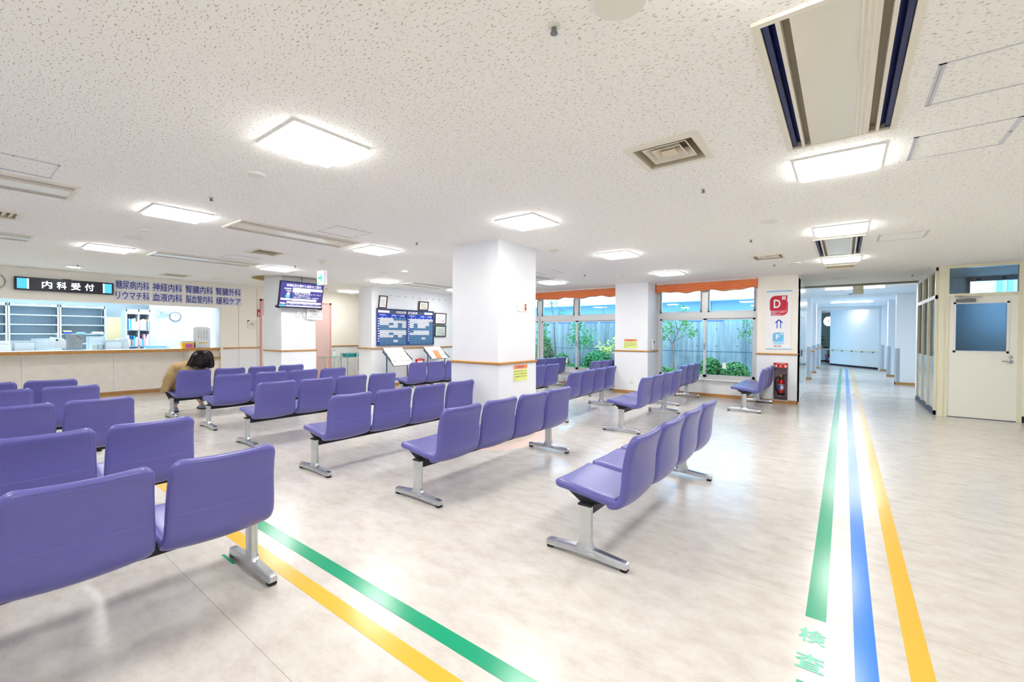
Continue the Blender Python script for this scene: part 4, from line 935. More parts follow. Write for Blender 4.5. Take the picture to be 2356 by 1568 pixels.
rack(6.80, -8.72, .62, 'dark metal rack of white pictured leaflets in front of the schedule wall', 3, ['paper'])
rack(8.15, -8.78, .62, 'dark rack of white and orange leaflets farther along the schedule wall', 2, ['paper', 'paper', 'paper', 'paper', 'orange_print', 'paper'])
rd = thing('red_floor_stand', 'small red stand sign between the two leaflet racks', 'sign', (-8.75, 7.52, 0)); MB().prism([(-.14, .0), (.14, 0), (.14, .68), (0, .70), (-.14, .68)], 'x', 0, .02).build('board', 'red', rd); letter('お知らせ', 'paper', rd, (.021, -.09, .655), UY, UZ, .18, .02, .01); MB().box(.021, .022, -.09, .09, .52, .64).build('white_print', 'paper', rd); MB().box(-.12, .1, -.14, .14, 0, .015).build('base', 'grey_steel', rd)

# alcove table and trolley
tb = thing('glass_side_table', 'small glass-topped table in front of the pink door', 'table', (-11.25, 6.50, 0)); B(-.18, .18, -.29, .29, .68, .692).build('top', 'glass_green', tb)
for sy in (-1, 1):
    for sx in (-1, 1): MB().tube([(sx * .15, sy * .22, .68), (sx * .12, sy * .17, .55), (sx * .12, sy * .15, .0)], .014, 6).build('leg', 'cream_metal', tb)
bt = thing('pump_bottle', 'white pump bottle on the glass-topped table', 'bottle', (-11.25, 6.60, .692)); MB().lathe((0, 0, 0), [(.035, 0), (.04, .01), (.04, .10), (.015, .13), (.015, .15)], 14).build('body', 'paper', bt, True); MB().tube([(0, 0, .15), (0, 0, .19), (.03, 0, .195)], .006, 6).build('pump', 'ink', bt)
tr = thing('utility_trolley', 'white and chrome trolley with teal baskets in the alcove', 'trolley', (-11.1, 7.09, 0))
for sy in (-.27, .27):
    for sx in (-.16, .16): MB().tube([(sx, sy, .05), (sx, sy, .80)], .012, 6).build('post', 'steel', tr); MB().ball((sx, sy, .03), .025, .025, .03, 8, 5).build('caster', 'rubber', tr)
for a, b in (((-.16, -.27), (.16, -.27)), ((-.16, .27), (.16, .27)), ((.16, -.27), (.16, .27)), ((-.16, -.27), (-.16, .27))):
    for z in (.25, .66, .79): MB().tube([a + (z,), b + (z,)], .008, 6).build('rail', 'trolley_white', tr)
tw = thing('towel_rack', 'white tubular stand beside the trolley in the alcove', 'rack', (-10.72, 7.08, 0)); MB().tube([(0, -.1, .02), (0, -.1, .74), (0, -.08, .80), (0, .06, .80), (0, .08, .74), (0, .08, .02)], .014, 8).build('frame', 'trolley_white', tw, True); MB().tube([(0, -.1, .68), (0, .08, .68)], .010, 6).build('bar', 'trolley_white', tw); MB().tube([(-.15, -.1, .015), (.15, -.1, .015)], .012, 6).build('foot', 'trolley_white', tw); MB().tube([(-.15, .08, .015), (.15, .08, .015)], .012, 6).build('foot', 'trolley_white', tw)
for k, yy in enumerate((-.14, .13)):
    bk = thing('teal_basket', ('teal basket in the trolley near the pump bottle', 'teal basket in the trolley behind the white stand')[k], 'basket', (-11.1, 7.09 + yy, .672), 0, 'teal baskets in the trolley')
    sq = lambda a, b, z: [(-a, -b, z), (a, -b, z), (a, b, z), (-a, b, z)]
    MB().loft([sq(.13, .10, 0), sq(.145, .115, .12), sq(.137, .107, .12), sq(.125, .095, .01)]).build('body', 'teal', bk); MB().box(-.15, .15, -.12, -.113, .11, .125).box(-.15, .15, .113, .12, .11, .125).build('rim', 'teal', bk)

# posters on pillars
def poster(o, u, w, h, label, name='wall_poster'):
    t = thing(name, label, 'poster', o); u = Vector(u); nrm = u.cross(Vector((0, 0, 1)))
    def rect(a, b, c, d, off, m, nm):
        pts = [Vector((0, 0, 0)) + u * x + Vector((0, 0, 1)) * z for x, z in ((a, c), (b, c), (b, d), (a, d))]
        return MB().loft([[p + nrm * (off - .001) for p in pts], [p + nrm * off for p in pts]]).build(nm, m, t)
    rect(0, w, 0, h, .004, 'paper', 'sheet'); rect(.008, w - .008, h * .73, h - .006, .0048, 'orange_print', 'header'); rect(.008, w - .008, .006, h * .70, .0048, 'lime_print', 'body_panel')
    letter('外来患者様へ', 'magenta_ink', t, nrm * .0055 + u * w * .18 + Vector((0, 0, h * .78)), u, UZ, w * .62, h * .13, .012)
    for k, s in enumerate(('診察をお待ちの間に、気分の', '悪くなられた患者様は受付', '又は看護師までお申し出下', 'さい。')):
        letter(s, 'ink', t, nrm * .0055 + u * .02 + Vector((0, 0, h * (.55 - .155 * k))), u, UZ, (w - .04) * (1 if k < 3 else .2), h * .085, .0)
poster((-3.371, 4.435, .72), (0, 1, 0), .325, .222, 'orange and yellow poster for outpatients on the square pillar')
poster((-4.02, 9.491, 1.025), (1, 0, 0), .32, .22, 'orange and yellow poster for outpatients on the window pillar')
for (y, m2, lab) in ((4.53, 'paper', 'white switch plate on the square pillar'), (4.665, 'red', 'white call plate with a red strip on the square pillar')):
    t = thing('wall_switch', lab, 'switch', (-3.375, y, 1.63)); MB().cham(0, .01, 0, .07, 0, .12, .003).build('plate', 'switch', t); B(.01, .014, .022, .048, .02, .10).build('insert', m2, t)
    if m2 == 'red': letter('呼', 'paper', t, (.0145, .026, .05), UY, UZ, .018, .03)
t = thing('wall_outlet', 'cream outlet plate low on the window pillar', 'outlet', (-3.855, 9.49, .25)); MB().cham(0, .07, -.01, 0, 0, .115, .003).build('plate', 'switch', t); MB().box(.025, .045, -.012, -.01, .03, .05).box(.025, .045, -.012, -.01, .065, .085).build('socket', 'plate_cream', t)
t = thing('wall_controller', 'narrow cream controller box on the side of the window pillar', 'controller', (-3.455, 9.73, 1.0)); MB().cham(0, .03, 0, .11, 0, .235, .005).build('case', 'plate_cream', t); B(.03, .032, .03, .08, .15, .2).build('display', 'ink', t)

# guide banner on the corridor pillar
gb = thing('guide_banner', 'tall white banner with a red D emblem and a blue F emblem', 'banner', (-1.245, 9.975, 1.065))
B(0, .435, -.006, 0, 0, 1.147).build('sheet', 'paper', gb); B(0, .435, -.007, -.006, 0, .02).build('edge_strip', 'sky_pale', gb); B(0, .435, -.007, -.006, 1.125, 1.147).build('edge_strip', 'sky_print', gb)
def leafshape(x0, x1, z0, z1, r, y, m, nm):
    pts = [(x0, z0)]
    pts += [(x1 - r + r * math.sin(a), z0 + r - r * math.cos(a)) for a in [math.pi / 2 * k / 8 for k in range(9)]]
    pts += [(x1, z1)] + [(x0 + r - r * math.sin(a), z1 - r + r * math.cos(a)) for a in [math.pi / 2 * k / 8 for k in range(9)]]
    MB().add([(x, y, z) for x, z in pts], [tuple(range(len(pts)))]).build(nm, m, gb)
leafshape(.085, .37, .66, .925, .10, -.0065, 'rose', 'rose_leaf'); leafshape(.065, .355, .765, 1.05, .10, -.0072, 'crimson', 'crimson_leaf')
B(.272, .357, -.0076, -.0066, .965, 1.05).build('corner_tile', 'crimson', gb)
letter('D', 'paper', gb, (.13, -.0085, .81), UX, UZ, .115, .165, .02); letter('館', 'paper', gb, (.265, -.0085, .965), UX, UZ, .07, .075, .02)
for k, s in enumerate(('循環器内科外来　泌尿器科外来', '呼吸器内科　呼吸器外科', '整形外科', '心臓血管外科外来')): letter(s, 'paper', gb, (.095, -.0078, .737 - .022 * k), UX, UZ, (.26, .22, .07, .15)[k], .017, .006)
mb = MB()
for pts in ([(.185, .41), (.20, .41), (.20, .565), (.185, .565)], [(.245, .41), (.26, .41), (.26, .565), (.245, .565)], [(.155, .52), (.222, .59), (.29, .52), (.275, .507), (.222, .563), (.17, .507)]): mb.add([(x, -.0072, z) for x, z in pts], [tuple(range(len(pts)))])
mb.build('arrow', 'blue_print', gb)
leafshape(.135, .31, .09, .20, .05, -.0066, 'sky_pale', 'pale_leaf'); leafshape(.12, .305, .155, .33, .06, -.0072, 'sky_print', 'sky_leaf'); letter('F', 'paper', gb, (.175, -.0085, .20), UX, UZ, .06, .09, .02); letter('館', 'paper', gb, (.25, -.0085, .285), UX, UZ, .045, .04, .012)
letter('健診・人間ドック', 'paper', gb, (.14, -.0075, .13), UX, UZ, .15, .015, .005); letter('リハビリテーション', 'paper', gb, (.14, -.0075, .108), UX, UZ, .15, .015, .005); letter('地下一', 'crimson', gb, (.128, -.0085, .165), UX, UZ, .05, .013, .006); B(.145, .26, -.0075, -.0065, .05, .068).build('maroon_tag', 'crimson', gb); letter('連絡通路', 'paper', gb, (.17, -.0085, .053), UX, UZ, .065, .012, .004)

def extinguisher(x, y, z, sc, label):
    t = thing('fire_extinguisher', label, 'fire extinguisher', (x, y, z)); t.scale = (sc, sc, sc)
    MB().lathe((0, 0, 0), [(.058, 0), (.062, .01), (.062, .05)], 20).build('base_ring', 'rubber', t, True)
    b = MB().lathe((0, 0, 0), [(.0605, .04), (.0605, .245), (.055, .28), (.035, .31), (.022, .325), (.022, .335)], 24).build('cylinder', 'red', t, True)
    MB().lathe((0, 0, 0), [(.0612, .10), (.0614, .10), (.0614, .225), (.0612, .225)], 24).build('label_band', 'plum_steel', b); MB().box(-.05, -.005, -.0645, -.06, .11, .20).build('label_print', 'navy_folder', b); MB().box(.0, .045, -.0645, -.06, .13, .19).build('label_print', 'paper', b)
    MB().lathe((0, 0, 0), [(.02, .33), (.026, .345), (.026, .365), (.014, .38)], 14).build('valve', 'brass', t, True)
    MB().tube([(0, 0, .37), (-.0, 0, .385), (.05, -.01, .395), (.10, -.015, .405)], .007, 6).build('upper_lever', 'black_metal', t); MB().tube([(0, 0, .35), (.05, -.01, .36), (.09, -.015, .345)], .007, 6).build('carry_handle', 'black_metal', t); MB().lathe((0, 0, 0), [(.014, .38), (.014, .40)], 10).build('safety_tag', 'arrow_yellow', t)
    MB().tube([(-.02, 0, .355), (-.06, -.01, .36), (-.088, -.02, .32), (-.09, -.025, .22), (-.08, -.03, .12), (-.068, -.04, .09)], .011, 8).build('hose', 'hose', t, True); MB().tube([(-.07, -.04, .10), (-.064, -.045, .07)], .014, 8).build('nozzle', 'hose', t)
    MB().lathe((0, 0, 0), [(.03, .31), (.045, .312), (.03, .335)], 16).build('collar', 'rubber', t)
extinguisher(-.985, 10.085, .155, 1.0, 'red fire extinguisher in the pillar niche')
MB().box(-1.05, -.92, 10.02, 10.18, .148, .155).build('niche_shelf', 'plum_steel', p3)
extinguisher(-.62, 26.9, .0, 1.2, 'small red fire extinguisher standing at the far corridor end')
wp = tag(B(-2.1, -2.06, 10.11, 10.116, .64, .72).build('window_sticker', 'paper') if False else MB().box(-2.07, -2.00, 10.158, 10.1605, .62, .75).build('window_sticker', 'paper'), 'small white paper stuck on the garden window beside the corridor', 'paper')
tag(MB().box(-5.93, -5.86, 10.122, 10.1245, .58, .72).build('window_sticker', 'paper'), 'small white paper stuck on the far garden window', 'paper')
# ------------------------------------------------------------------ reception office
ow = wall('wall_office', [(-15.75, -15.6, -3, 2.62, 0, 2.6), (-15.75, -15.6, 2.98, 5.2, 0, 2.6), (-15.75, -15.6, 2.62, 2.98, 1.75, 2.6), (-15.75, -12.05, 4.42, 4.55, 0, 2.6), (-15.75, -11.95, -3.15, -3, 0, 2.6), (-14.6, -14.5, 3.33, 4.42, 0, 2.6), (-14.5, -14.2, 4.12, 4.42, 0, 2.6)], 'office_wall', 'pale blue-white walls of the reception office')
wall('wall_office_passage', [(-17.5, -17.4, 1.5, 4.5, 0, 2.6), (-17.4, -15.75, 1.6, 1.7, 0, 2.6), (-17.4, -15.75, 3.6, 3.7, 0, 2.6)], 'beige_wall', 'beige passage wall behind the reception office doorway')
oc = struct('ceiling_office', B(-17.5, -11.95, -3.15, 5.2, 2.6, 2.7), 'office_wall', 'white ceiling of the reception office')
for k, (x, y) in enumerate(((-13.6, -.6), (-13.6, 1.4), (-13.6, 3.2), (-16.6, 2.6))):
    t = thing('office_ceiling_light', ('office ceiling light over the reception left part', 'office ceiling light over the reception middle', 'office ceiling light over the reception cabinet', 'ceiling light of the passage behind the office')[k], 'ceiling light', (x, y, 2.6), 0, 'office ceiling lights')
    MB().box(-.32, .32, -.62, .62, -.02, -.0005).build('housing', 'white_metal', t); B(-.29, .29, -.59, .59, -.024, -.02).build('diffuser', 'lamp_office', t)
def shelf_unit(y0, y1, label):
    t = thing('shelf_unit', label, 'shelving', (-15.35, (y0 + y1) / 2, 0), 0, 'pale metal shelf units in the office'); h = (y1 - y0) / 2
    for s in (-1, 1): B(-.22, .22, s * h - .02, s * h + .02, 0, 2.0).build('side_panel', 'office_metal', t)
    B(-.22, .22, -h, h, 1.94, 2.0).build('top', 'office_metal', t); B(-.23, -.21, -h, h, 0, 2.0).build('back_panel', 'office_back', t)
    for z in (1.735, 1.51, 1.29, 1.05, .8, .5, .2): B(-.21, .215, -h + .02, h - .02, z - .012, z + .012).build('shelf', 'office_metal', t)
    for a, z in ((h - .045, 1.82), (h - .045, 1.6), (h - .045, 1.4)): B(.15, .2, a, a + .02, z - .07, z + .09).build('divider', 'ink', t)
    for q in (-.2, .15): B(.2, .222, q - .12, q + .12, 1.985, 1.995).build('label_slot', 'paper_grey', t)
shelf_unit(-.78, .05, 'pale metal shelf unit beyond the left edge of the reception'); shelf_unit(.07, .90, 'pale metal shelf unit cut by the left edge of the picture'); shelf_unit(.93, 1.72, 'empty pale metal shelf unit in the reception office'); shelf_unit(1.75, 2.56, 'pale metal shelf unit holding a few folders beside the beige doorway')
def item(name, label, cat, loc, parts, rz=0, group=None):
    t = thing(name, label, cat, loc, rz, group)
    for nm, b, m in parts: B(*b).build(nm, m, t)
    return t
item('file_box', 'yellow and blue file box on the office shelf', 'box', (-15.2, 1.87, 1.302), [('body', (-.1, .1, -.07, .07, 0, .04), 'navy_folder'), ('lid', (-.1, .1, -.07, .07, .04, .075), 'yellowfold')])
item('folder_stack', 'stack of pale folders on the office shelf', 'folders', (-15.2, 2.1, 1.302), [('folder', (-.1, .1, -.08, .08, 0, .02), 'cyanfold'), ('folder', (-.1, .1, -.07, .08, .02, .035), 'whitefold')])
item('paper_stack', 'white papers on the shelf beside the doorway', 'papers', (-15.2, 2.42, 1.302), [('sheet', (-.1, .1, -.1, .1, 0, .05), 'whitefold')])
# open cabinet with files
cb = thing('file_cabinet', 'open white cabinet crammed with coloured folders in the office', 'cabinet', (-14.5, 3.05, 0))
for y in (-.24, .0, .22): B(-.25, .22, y - .012, y + .012, 0, 1.92).build('side_panel', 'office_metal', cb)
B(-.25, .22, -.25, .235, 1.86, 1.92).build('top', 'office_metal', cb); B(-.26, -.25, -.25, .235, 0, 1.92).build('back_panel', 'office_back', cb)
for z in (1.395, .985, .6, .3): B(-.25, .22, -.24, .22, z - .012, z + .012).build('shelf', 'office_metal', cb)
B(.2, .23, -.25, .235, 1.80, 1.86).build('front_rail', 'office_metal', cb)
ORD = 'first second third fourth fifth sixth seventh eighth ninth tenth eleventh twelfth'.split()
fcol = ['bluefold', 'pinkfold', 'whitefold', 'pinkfold', 'whitefold', 'yellowfold', 'cyanfold', 'whitefold']
for zi, z in enumerate((1.407, .997)):
    for side in (0, 1):
        y = -.225 if side == 0 else .015; k = 0
        while y < (-.03 if side == 0 else .19):
            w = .018 + .02 * random.random(); h = .16 + .14 * random.random()
            tag(B(-14.45, -14.26 + .03 * random.random(), 3.05 + y, 3.05 + y + w * .9, z, z + h).build('folder', fcol[(k * 3 + zi * 2 + side) % 8]), '%s folder, %s in the %s %s compartment of the open cabinet' % ({'bluefold': 'blue', 'pinkfold': 'pink', 'whitefold': 'white', 'yellowfold': 'yellow', 'cyanfold': 'cyan'}[fcol[(k * 3 + zi * 2 + side) % 8]], ORD[k], ('upper', 'lower')[zi], ('first', 'second')[side]), 'folder', 'folders in the open cabinet'); y += w; k += 1
# wall fittings
oc_ = thing('office_clock', 'round white clock on the office wall above the papers', 'clock', (-14.5, 3.86, 1.77)); MB().lathe((0, 0, 0), [(.13, 0), (.13, .035), (.115, .045), (.11, .03)], 28, 'x', False).build('rim', 'grey_steel', oc_, True); MB().lathe((0, 0, 0), [(.11, 0), (.11, .03)], 28, 'x').build('dial', 'paper', oc_); MB().box(.031, .034, -.004, .004, 0, .08).box(.031, .034, 0, .05, -.004, .004).build('hand', 'ink', oc_)
fn = thing('wall_fan', 'white wall fan high in the reception office', 'fan', (-14.5, 3.52, 1.92)); MB().box(0, .06, -.04, .04, -.12, .05).build('bracket', 'office_metal', fn)
mb = MB()
for r in (.06, .11, .16, .20): mb.tube([(.16, r * math.cos(2 * math.pi * k / 20), r * math.sin(2 * math.pi * k / 20)) for k in range(21)], .004, 5)
for k in range(10): mb.tube([(.16, .05 * math.cos(.628 * k), .05 * math.sin(.628 * k)), (.16, .2 * math.cos(.628 * k), .2 * math.sin(.628 * k))], .003, 4)
mb.build('guard', 'paper_grey', fn)
for k in range(3):
    a = k * 2.094; MB().obox((.12, .09 * math.cos(a), .09 * math.sin(a)), (.003, 0, 0), (.01, .075 * math.cos(a), .075 * math.sin(a)), (0, -.04 * math.sin(a), .04 * math.cos(a))).build('blade', 'monitor_grey', fn)
MB().lathe((0, 0, 0), [(.04, .05), (.045, .09), (.03, .17)], 12, 'x').build('motor', 'office_metal', fn)
for k, (y, z, w, h, lab) in enumerate(((3.42, 1.42, .16, .18, 'white sheet on the office wall left of the notices'), (3.62, 1.08, .12, .2, 'lower white notice on the office wall'), (3.60, 1.32, .13, .18, 'middle white notice on the office wall'), (3.76, 1.30, .15, .22, 'notice with drawings on the office wall under the clock'), (3.95, 1.2, .11, .24, 'tall narrow notice on the office wall beside the post'), (3.42, 1.12, .15, .24, 'pale chart on the office wall beside the cabinet'))):
    t = thing('wall_paper_notice', lab, 'notice', (-14.5, y, z), 0, 'papers on the office wall'); B(0, .004, 0, w, 0, h).build('sheet', 'paper', t)
    mb = MB()
    for q in range(4): mb.box(.004, .0045, w * .15, w * (.5 + .3 * random.random()), h * (.2 + .17 * q), h * (.2 + .17 * q) + .006)
    mb.build('print', 'paper_grey', t)
sl = tag(MB().box(-12.9, -12.6, 4.405, 4.42, 1.47, 1.85).build('slit_window', 'frame_wood'), 'narrow dark slit in the office side wall', 'opening')
# desk and its clutter
dk = thing('office_desk', 'office desk behind the reception counter', 'desk', (-13.05, 1.0, 0)); B(-.35, .15, -3.5, 3.2, .86, .90).build('top', 'office_metal', dk); B(-.33, -.31, -3.5, 3.2, .05, .86).build('modesty_panel', 'office_metal', dk)
for y in (-3.4, -1, 1, 3.1): B(-.3, .1, y - .02, y + .02, 0, .86).build('leg_panel', 'office_metal', dk)
def monitor(y0, y1, x, ztop, label, rz=0):
    w = (y1 - y0) / 2; t = thing('computer_monitor', label, 'monitor', (x, (y0 + y1) / 2, .90), rz, 'computer monitors on the office desk'); h = ztop - .90
    MB().cham(-.02, .02, -w, w, .03, h, .008).build('case', 'monitor_grey', t); MB().cham(.02, .05, -w * .72, w * .72, .04, h - .04, .008).build('rear_cover', 'office_metal', t); B(-.022, -.02, -w + .02, w - .02, .05, h - .02).build('screen_panel', 'monitor_dark', t)
    B(-.08, .08, -.1, .1, 0, .012).build('foot', 'monitor_grey', t); B(-.02, .02, -.03, .03, .0, .06).build('neck', 'monitor_grey', t)
monitor(.80, 1.15, -12.75, 1.165, 'grey back of the monitor nearest the left edge'); monitor(2.10, 2.46, -12.75, 1.17, 'grey back of the monitor beside the open cabinet'); monitor(1.10, 1.46, -13.1, 1.20, 'white monitor behind the leaning papers', .1); monitor(1.93, 2.24, -13.25, 1.24, 'white printer-like monitor under the doorway notice')
ns = thing('standing_notice', 'clear stand with a printed notice and a red slash on the counter', 'notice', (-12.45, 1.52, .972)); B(0, .004, 0, .24, .02, .32).build('sheet', 'paper', ns); B(-.04, .05, 0, .24, 0, .006).build('foot', 'glass_tint', ns); B(.005, .008, -.005, .245, .0, .325).build('holder', 'glass', ns)
mb = MB()
for q in range(7): mb.box(.0042, .0046, .04, .09 + .11 * random.random(), .06 + .03 * q, .066 + .03 * q)
mb.build('print', 'paper_grey', ns); MB().obox((.0045, .185, .26), (0, .045, -.04), (0, .004, .0045), (.0004, 0, 0)).build('red_slash', 'ink_red', ns)
item('pen_cup', 'pale green pen cup beside the standing notice', 'cup', (-12.55, 1.95, .972), [('cup', (-.04, .04, -.04, .04, 0, .09), 'sage'), ('rim', (-.043, .043, -.043, .043, .085, .092), 'sage')])
t = thing('file_tray', 'small black file tray on the counter', 'tray', (-12.55, 2.06, .972))
for k in range(4): B(-.06, .06, -.045, .045, .004 + k * .028, .010 + k * .028).build('tier', 'ink', t)
for s in (-1, 1): B(-.06, -.05, s * .045 - .004, s * .045 + .004, 0, .1).build('upright', 'ink', t)
sc_ = item('paper_sheet', 'leaning white sheet clipped behind the counter', 'paper', (-12.95, 1.42, .92), [], 0); MB().obox((0, 0, .2), (.0015, 0, 0), (0, .10, -.02), (0, .03, .10)).build('sheet', 'whitefold', sc_)
sc_ = item('paper_sheet', 'second leaning white sheet overlapping the first one', 'paper', (-12.9, 1.53, .92), [], 0); MB().obox((0, 0, .17), (.0015, 0, 0), (0, .11, -.03), (0, .02, .09)).build('sheet', 'paper', sc_); MB().ball((.01, -.09, .25), .012, .02, .02, 8, 5).build('clip', 'ink', sc_)
item('document_pile', 'pile of papers and boxes at the left end of the counter', 'papers', (-12.7, .70, .972), [('pile', (-.12, .12, -.08, .1, 0, .12), 'whitefold'), ('box', (-.1, .1, -.06, .08, .12, .19), 'paper')])
item('document_pile', 'pile of papers under the beige doorway', 'papers', (-13.1, 2.5, .90), [('pile', (-.12, .12, -.1, .1, 0, .2), 'whitefold'), ('sheet', (-.1, .1, -.09, .09, .2, .3), 'paper')])
item('tissue_tray', 'pale blue tray with tools on the counter beside the yellow container', 'tray', (-12.55, 3.0, .972), [('tray', (-.1, .1, -.22, .2, 0, .03), 'sky_pale'), ('wall_strip', (-.1, -.09, -.22, .2, .03, .05), 'sky_print')])
sy = thing('sharps_container', 'yellow disposal container with a pink label on the counter', 'container', (-12.0, 3.42, .972)); sq = lambda a, b, z: [(-a, -b, z), (a, -b, z), (a, b, z), (-a, b, z)]
MB().loft([sq(.075, .105, 0), sq(.085, .118, .135)]).build('body', 'sharps_yellow', sy); MB().cham(-.09, .09, -.125, .125, .135, .175, .006).build('lid', 'plate_cream', sy); MB().box(.082, .088, -.055, .085, .015, .105).build('pink_label', 'pink_label', sy); letter('感染性廃棄物', 'ink', sy, (.0885, -.045, .075), UY, UZ, .12, .015, .004); letter('使用済み針入れ', 'ink', sy, (.0885, -.045, .045), UY, UZ, .12, .015, .004); B(-.09, .09, .125, .132, .02, .17).build('side_clip', 'ink', sy)
nb = thing('arrow_notice', 'white standing notice with vertical writing and a yellow arrow on the counter', 'notice', (-12.1, 3.57, .972)); MB().prism([(0, 0), (.34, 0), (.34, .47), (.28, .50), (.06, .50), (0, .47)], 'x', 0, .005).build('sheet', 'paper', nb); B(-.05, .05, .02, .32, -.0, .005).build('foot', 'glass_tint', nb)
for c, s in enumerate(('検査終了後の', '受診案内票は', 'こちらにお入', 'れ下さい。')):
    for k, ch in enumerate(s): letter(ch, 'ink', nb, (.006, .255 - c * .055, .40 - k * .038), UY, UZ, .028, .03)
mb = MB()
for pts in ([(.13, .115), (.28, .115), (.28, .135), (.13, .135)], [(.09, .125), (.14, .15), (.14, .10)]): mb.add([(.0062, y, z) for y, z in pts], [tuple(range(len(pts)))])
mb.build('arrow', 'arrow_yellow', nb)

# ------------------------------------------------------------------ seated woman
def remesh(mb, name, m, parent, vox, smooth=6):
    me = mb.mesh(name, m); o = link(name, me, parent)
    md = o.modifiers.new('r', 'REMESH'); md.mode = 'VOXEL'; md.voxel_size = vox; md.use_smooth_shade = True
    ms = o.modifiers.new('s', 'SMOOTH'); ms.iterations = smooth; ms.factor = .5
    bpy.context.view_layer.update(); ev = bpy.data.meshes.new_from_object(o.evaluated_get(bpy.context.evaluated_depsgraph_get()))
    o.modifiers.clear(); o.data = ev; ev.name = name
    if not ev.materials: ev.materials.append(MATS[m])
    return o
# local frame: origin on the floor under the seat; she faces -x, +y is her right-hand... screen right
wo = thing('person', 'seated person with black bob hair and khaki coat leaning back on a purple bench', 'person', (-8.33, 2.39, 0))
hip, chest, neck, head = (-.06, -.04, .535), (.10, -.02, .73), (.165, .07, .845), (.20, .135, .925)
bd_ = MB()
bd_.tube([(-.10, -.04, .50), (-.06, -.04, .56), (.03, -.035, .65), (.10, -.02, .75), (.13, .02, .81), (.165, .075, .86)], [.13, .135, .125, .13, .10, .05], 14)
bd_.ball(head, .092, .075, .115, 16, 12); bd_.ball((.125, .115, .90), .018, .014, .02, 6, 5)             # nose
for s in (-1, 1): bd_.ball((.21, .135 + s * .075, .92), .02, .012, .028, 8, 6)                          # ears
for sy_, kn, an, ft_ in ((-.10, (-.50, -.13, .47), (-.60, -.02, .11), (-.72, -.02, .05)), (.07, (-.50, .19, .47), (-.60, .36, .11), (-.72, .38, .05))):
    bd_.tube([(-.10, sy_, .49), kn, (kn[0] - .03, kn[1], .42), an, (an[0], an[1], .05)], [.085, .062, .055, .036, .034], 10)
for s, el, wr_ in ((-1, (-.08, -.25, .56), (-.28, -.12, .53)), (1, (-.10, .20, .56), (-.28, .06, .54))):
    sh = (.10, -.02 + s * .17, .79)
    bd_.tube([(.10, -.02 + s * .08, .79), sh, el, wr_], [.06, .052, .042, .028], 10); bd_.obox((wr_[0] - .045, wr_[1] - s * -.01, wr_[2]), (.045, 0, 0), (0, .038, 0), (0, 0, .013))
    for k in range(4): bd_.tube([(wr_[0] - .085, wr_[1] + (-.028 + .019 * k), wr_[2]), (wr_[0] - .125 - .008 * (k in (1, 2)), wr_[1] + (-.03 + .02 * k), wr_[2] - .006), (wr_[0] - .15 - .012 * (k in (1, 2)), wr_[1] + (-.03 + .02 * k), wr_[2] - .022)], [.0085, .008, .007], 6)
    bd_.tube([(wr_[0] - .02, wr_[1] + s * -.03, wr_[2]), (wr_[0] - .06, wr_[1] + s * -.058, wr_[2] - .004), (wr_[0] - .09, wr_[1] + s * -.06, wr_[2] - .016)], [.011, .009, .008], 6)
remesh(bd_, 'body', 'skin', wo, .008, 4)
for s in (-1, 1): MB().ball((.118, .135 + s * .03, .93), .012, .012, .010, 8, 6).build('eye', 'paper', wo, True)
MB().obox((.122, .128, .875), (.008, 0, 0), (0, .022, 0), (0, 0, .005)).build('mouth', 'ink_red', wo)
ct = MB()
ct.tube([(-.16, -.03, .47), (-.08, -.04, .56), (.03, -.04, .66), (.10, -.03, .76), (.125, .0, .82), (.145, .035, .855)], [.17, .165, .155, .155, .12, .07], 14)
for s, el, wr_ in ((-1, (-.05, -.27, .58), (-.24, -.14, .55)), (1, (-.08, .21, .58), (-.24, .08, .56))):
    ct.tube([(.10, -.03 + s * .07, .79), (.105, -.03 + s * .17, .80), (.06, -.02 + s * .215, .70), el, wr_], [.085, .078, .070, .062, .050], 10)
sec = [(.085, -.10, .80, .10, .09), (.06, -.13, .72, .12, .11), (.01, -.17, .63, .14, .10), (-.06, -.21, .55, .15, .09), (-.14, -.235, .48, .16, .075), (-.20, -.25, .425, .17, .055), (-.235, -.255, .385, .17, .03)]
ct.loft([[(x + rx * math.cos(q), y + ry * math.sin(q) * (1 + .18 * math.sin(q * 5 + x * 20)), z + .03 * math.cos(q)) for q in [2 * math.pi * k / 24 for k in range(24)]] for x, y, z, rx, ry in sec])
ct.tube([(-.18, -.05, .48), (-.36, -.09, .50)], [.15, .11], 10); ct.tube([(-.16, .04, .48), (-.36, .12, .50)], [.14, .10], 10)
remesh(ct, 'coat', 'khaki', wo, .012, 8)
MB().tube([(.09, -.06, .86), (.15, -.04, .875), (.185, .02, .865), (.18, .09, .845)], .022, 8).build('collar', 'khaki', wo, True)
jn = MB()
for sy_, kn, an in ((-.10, (-.50, -.13, .475), (-.60, -.02, .16)), (.07, (-.50, .19, .475), (-.60, .36, .16))):
    jn.tube([(-.12, sy_, .495), kn, (kn[0] - .03, kn[1], .42), an], [.098, .078, .068, .052], 12)
remesh(jn, 'jeans', 'denim', wo, .012, 4)
for an in ((-.60, -.02, .165), (-.60, .36, .165)): MB().tube([(an[0] + .005, an[1], .185), (an[0], an[1], .145)], .058, 12).build('jeans_cuff', 'denim_cuff', wo, True)
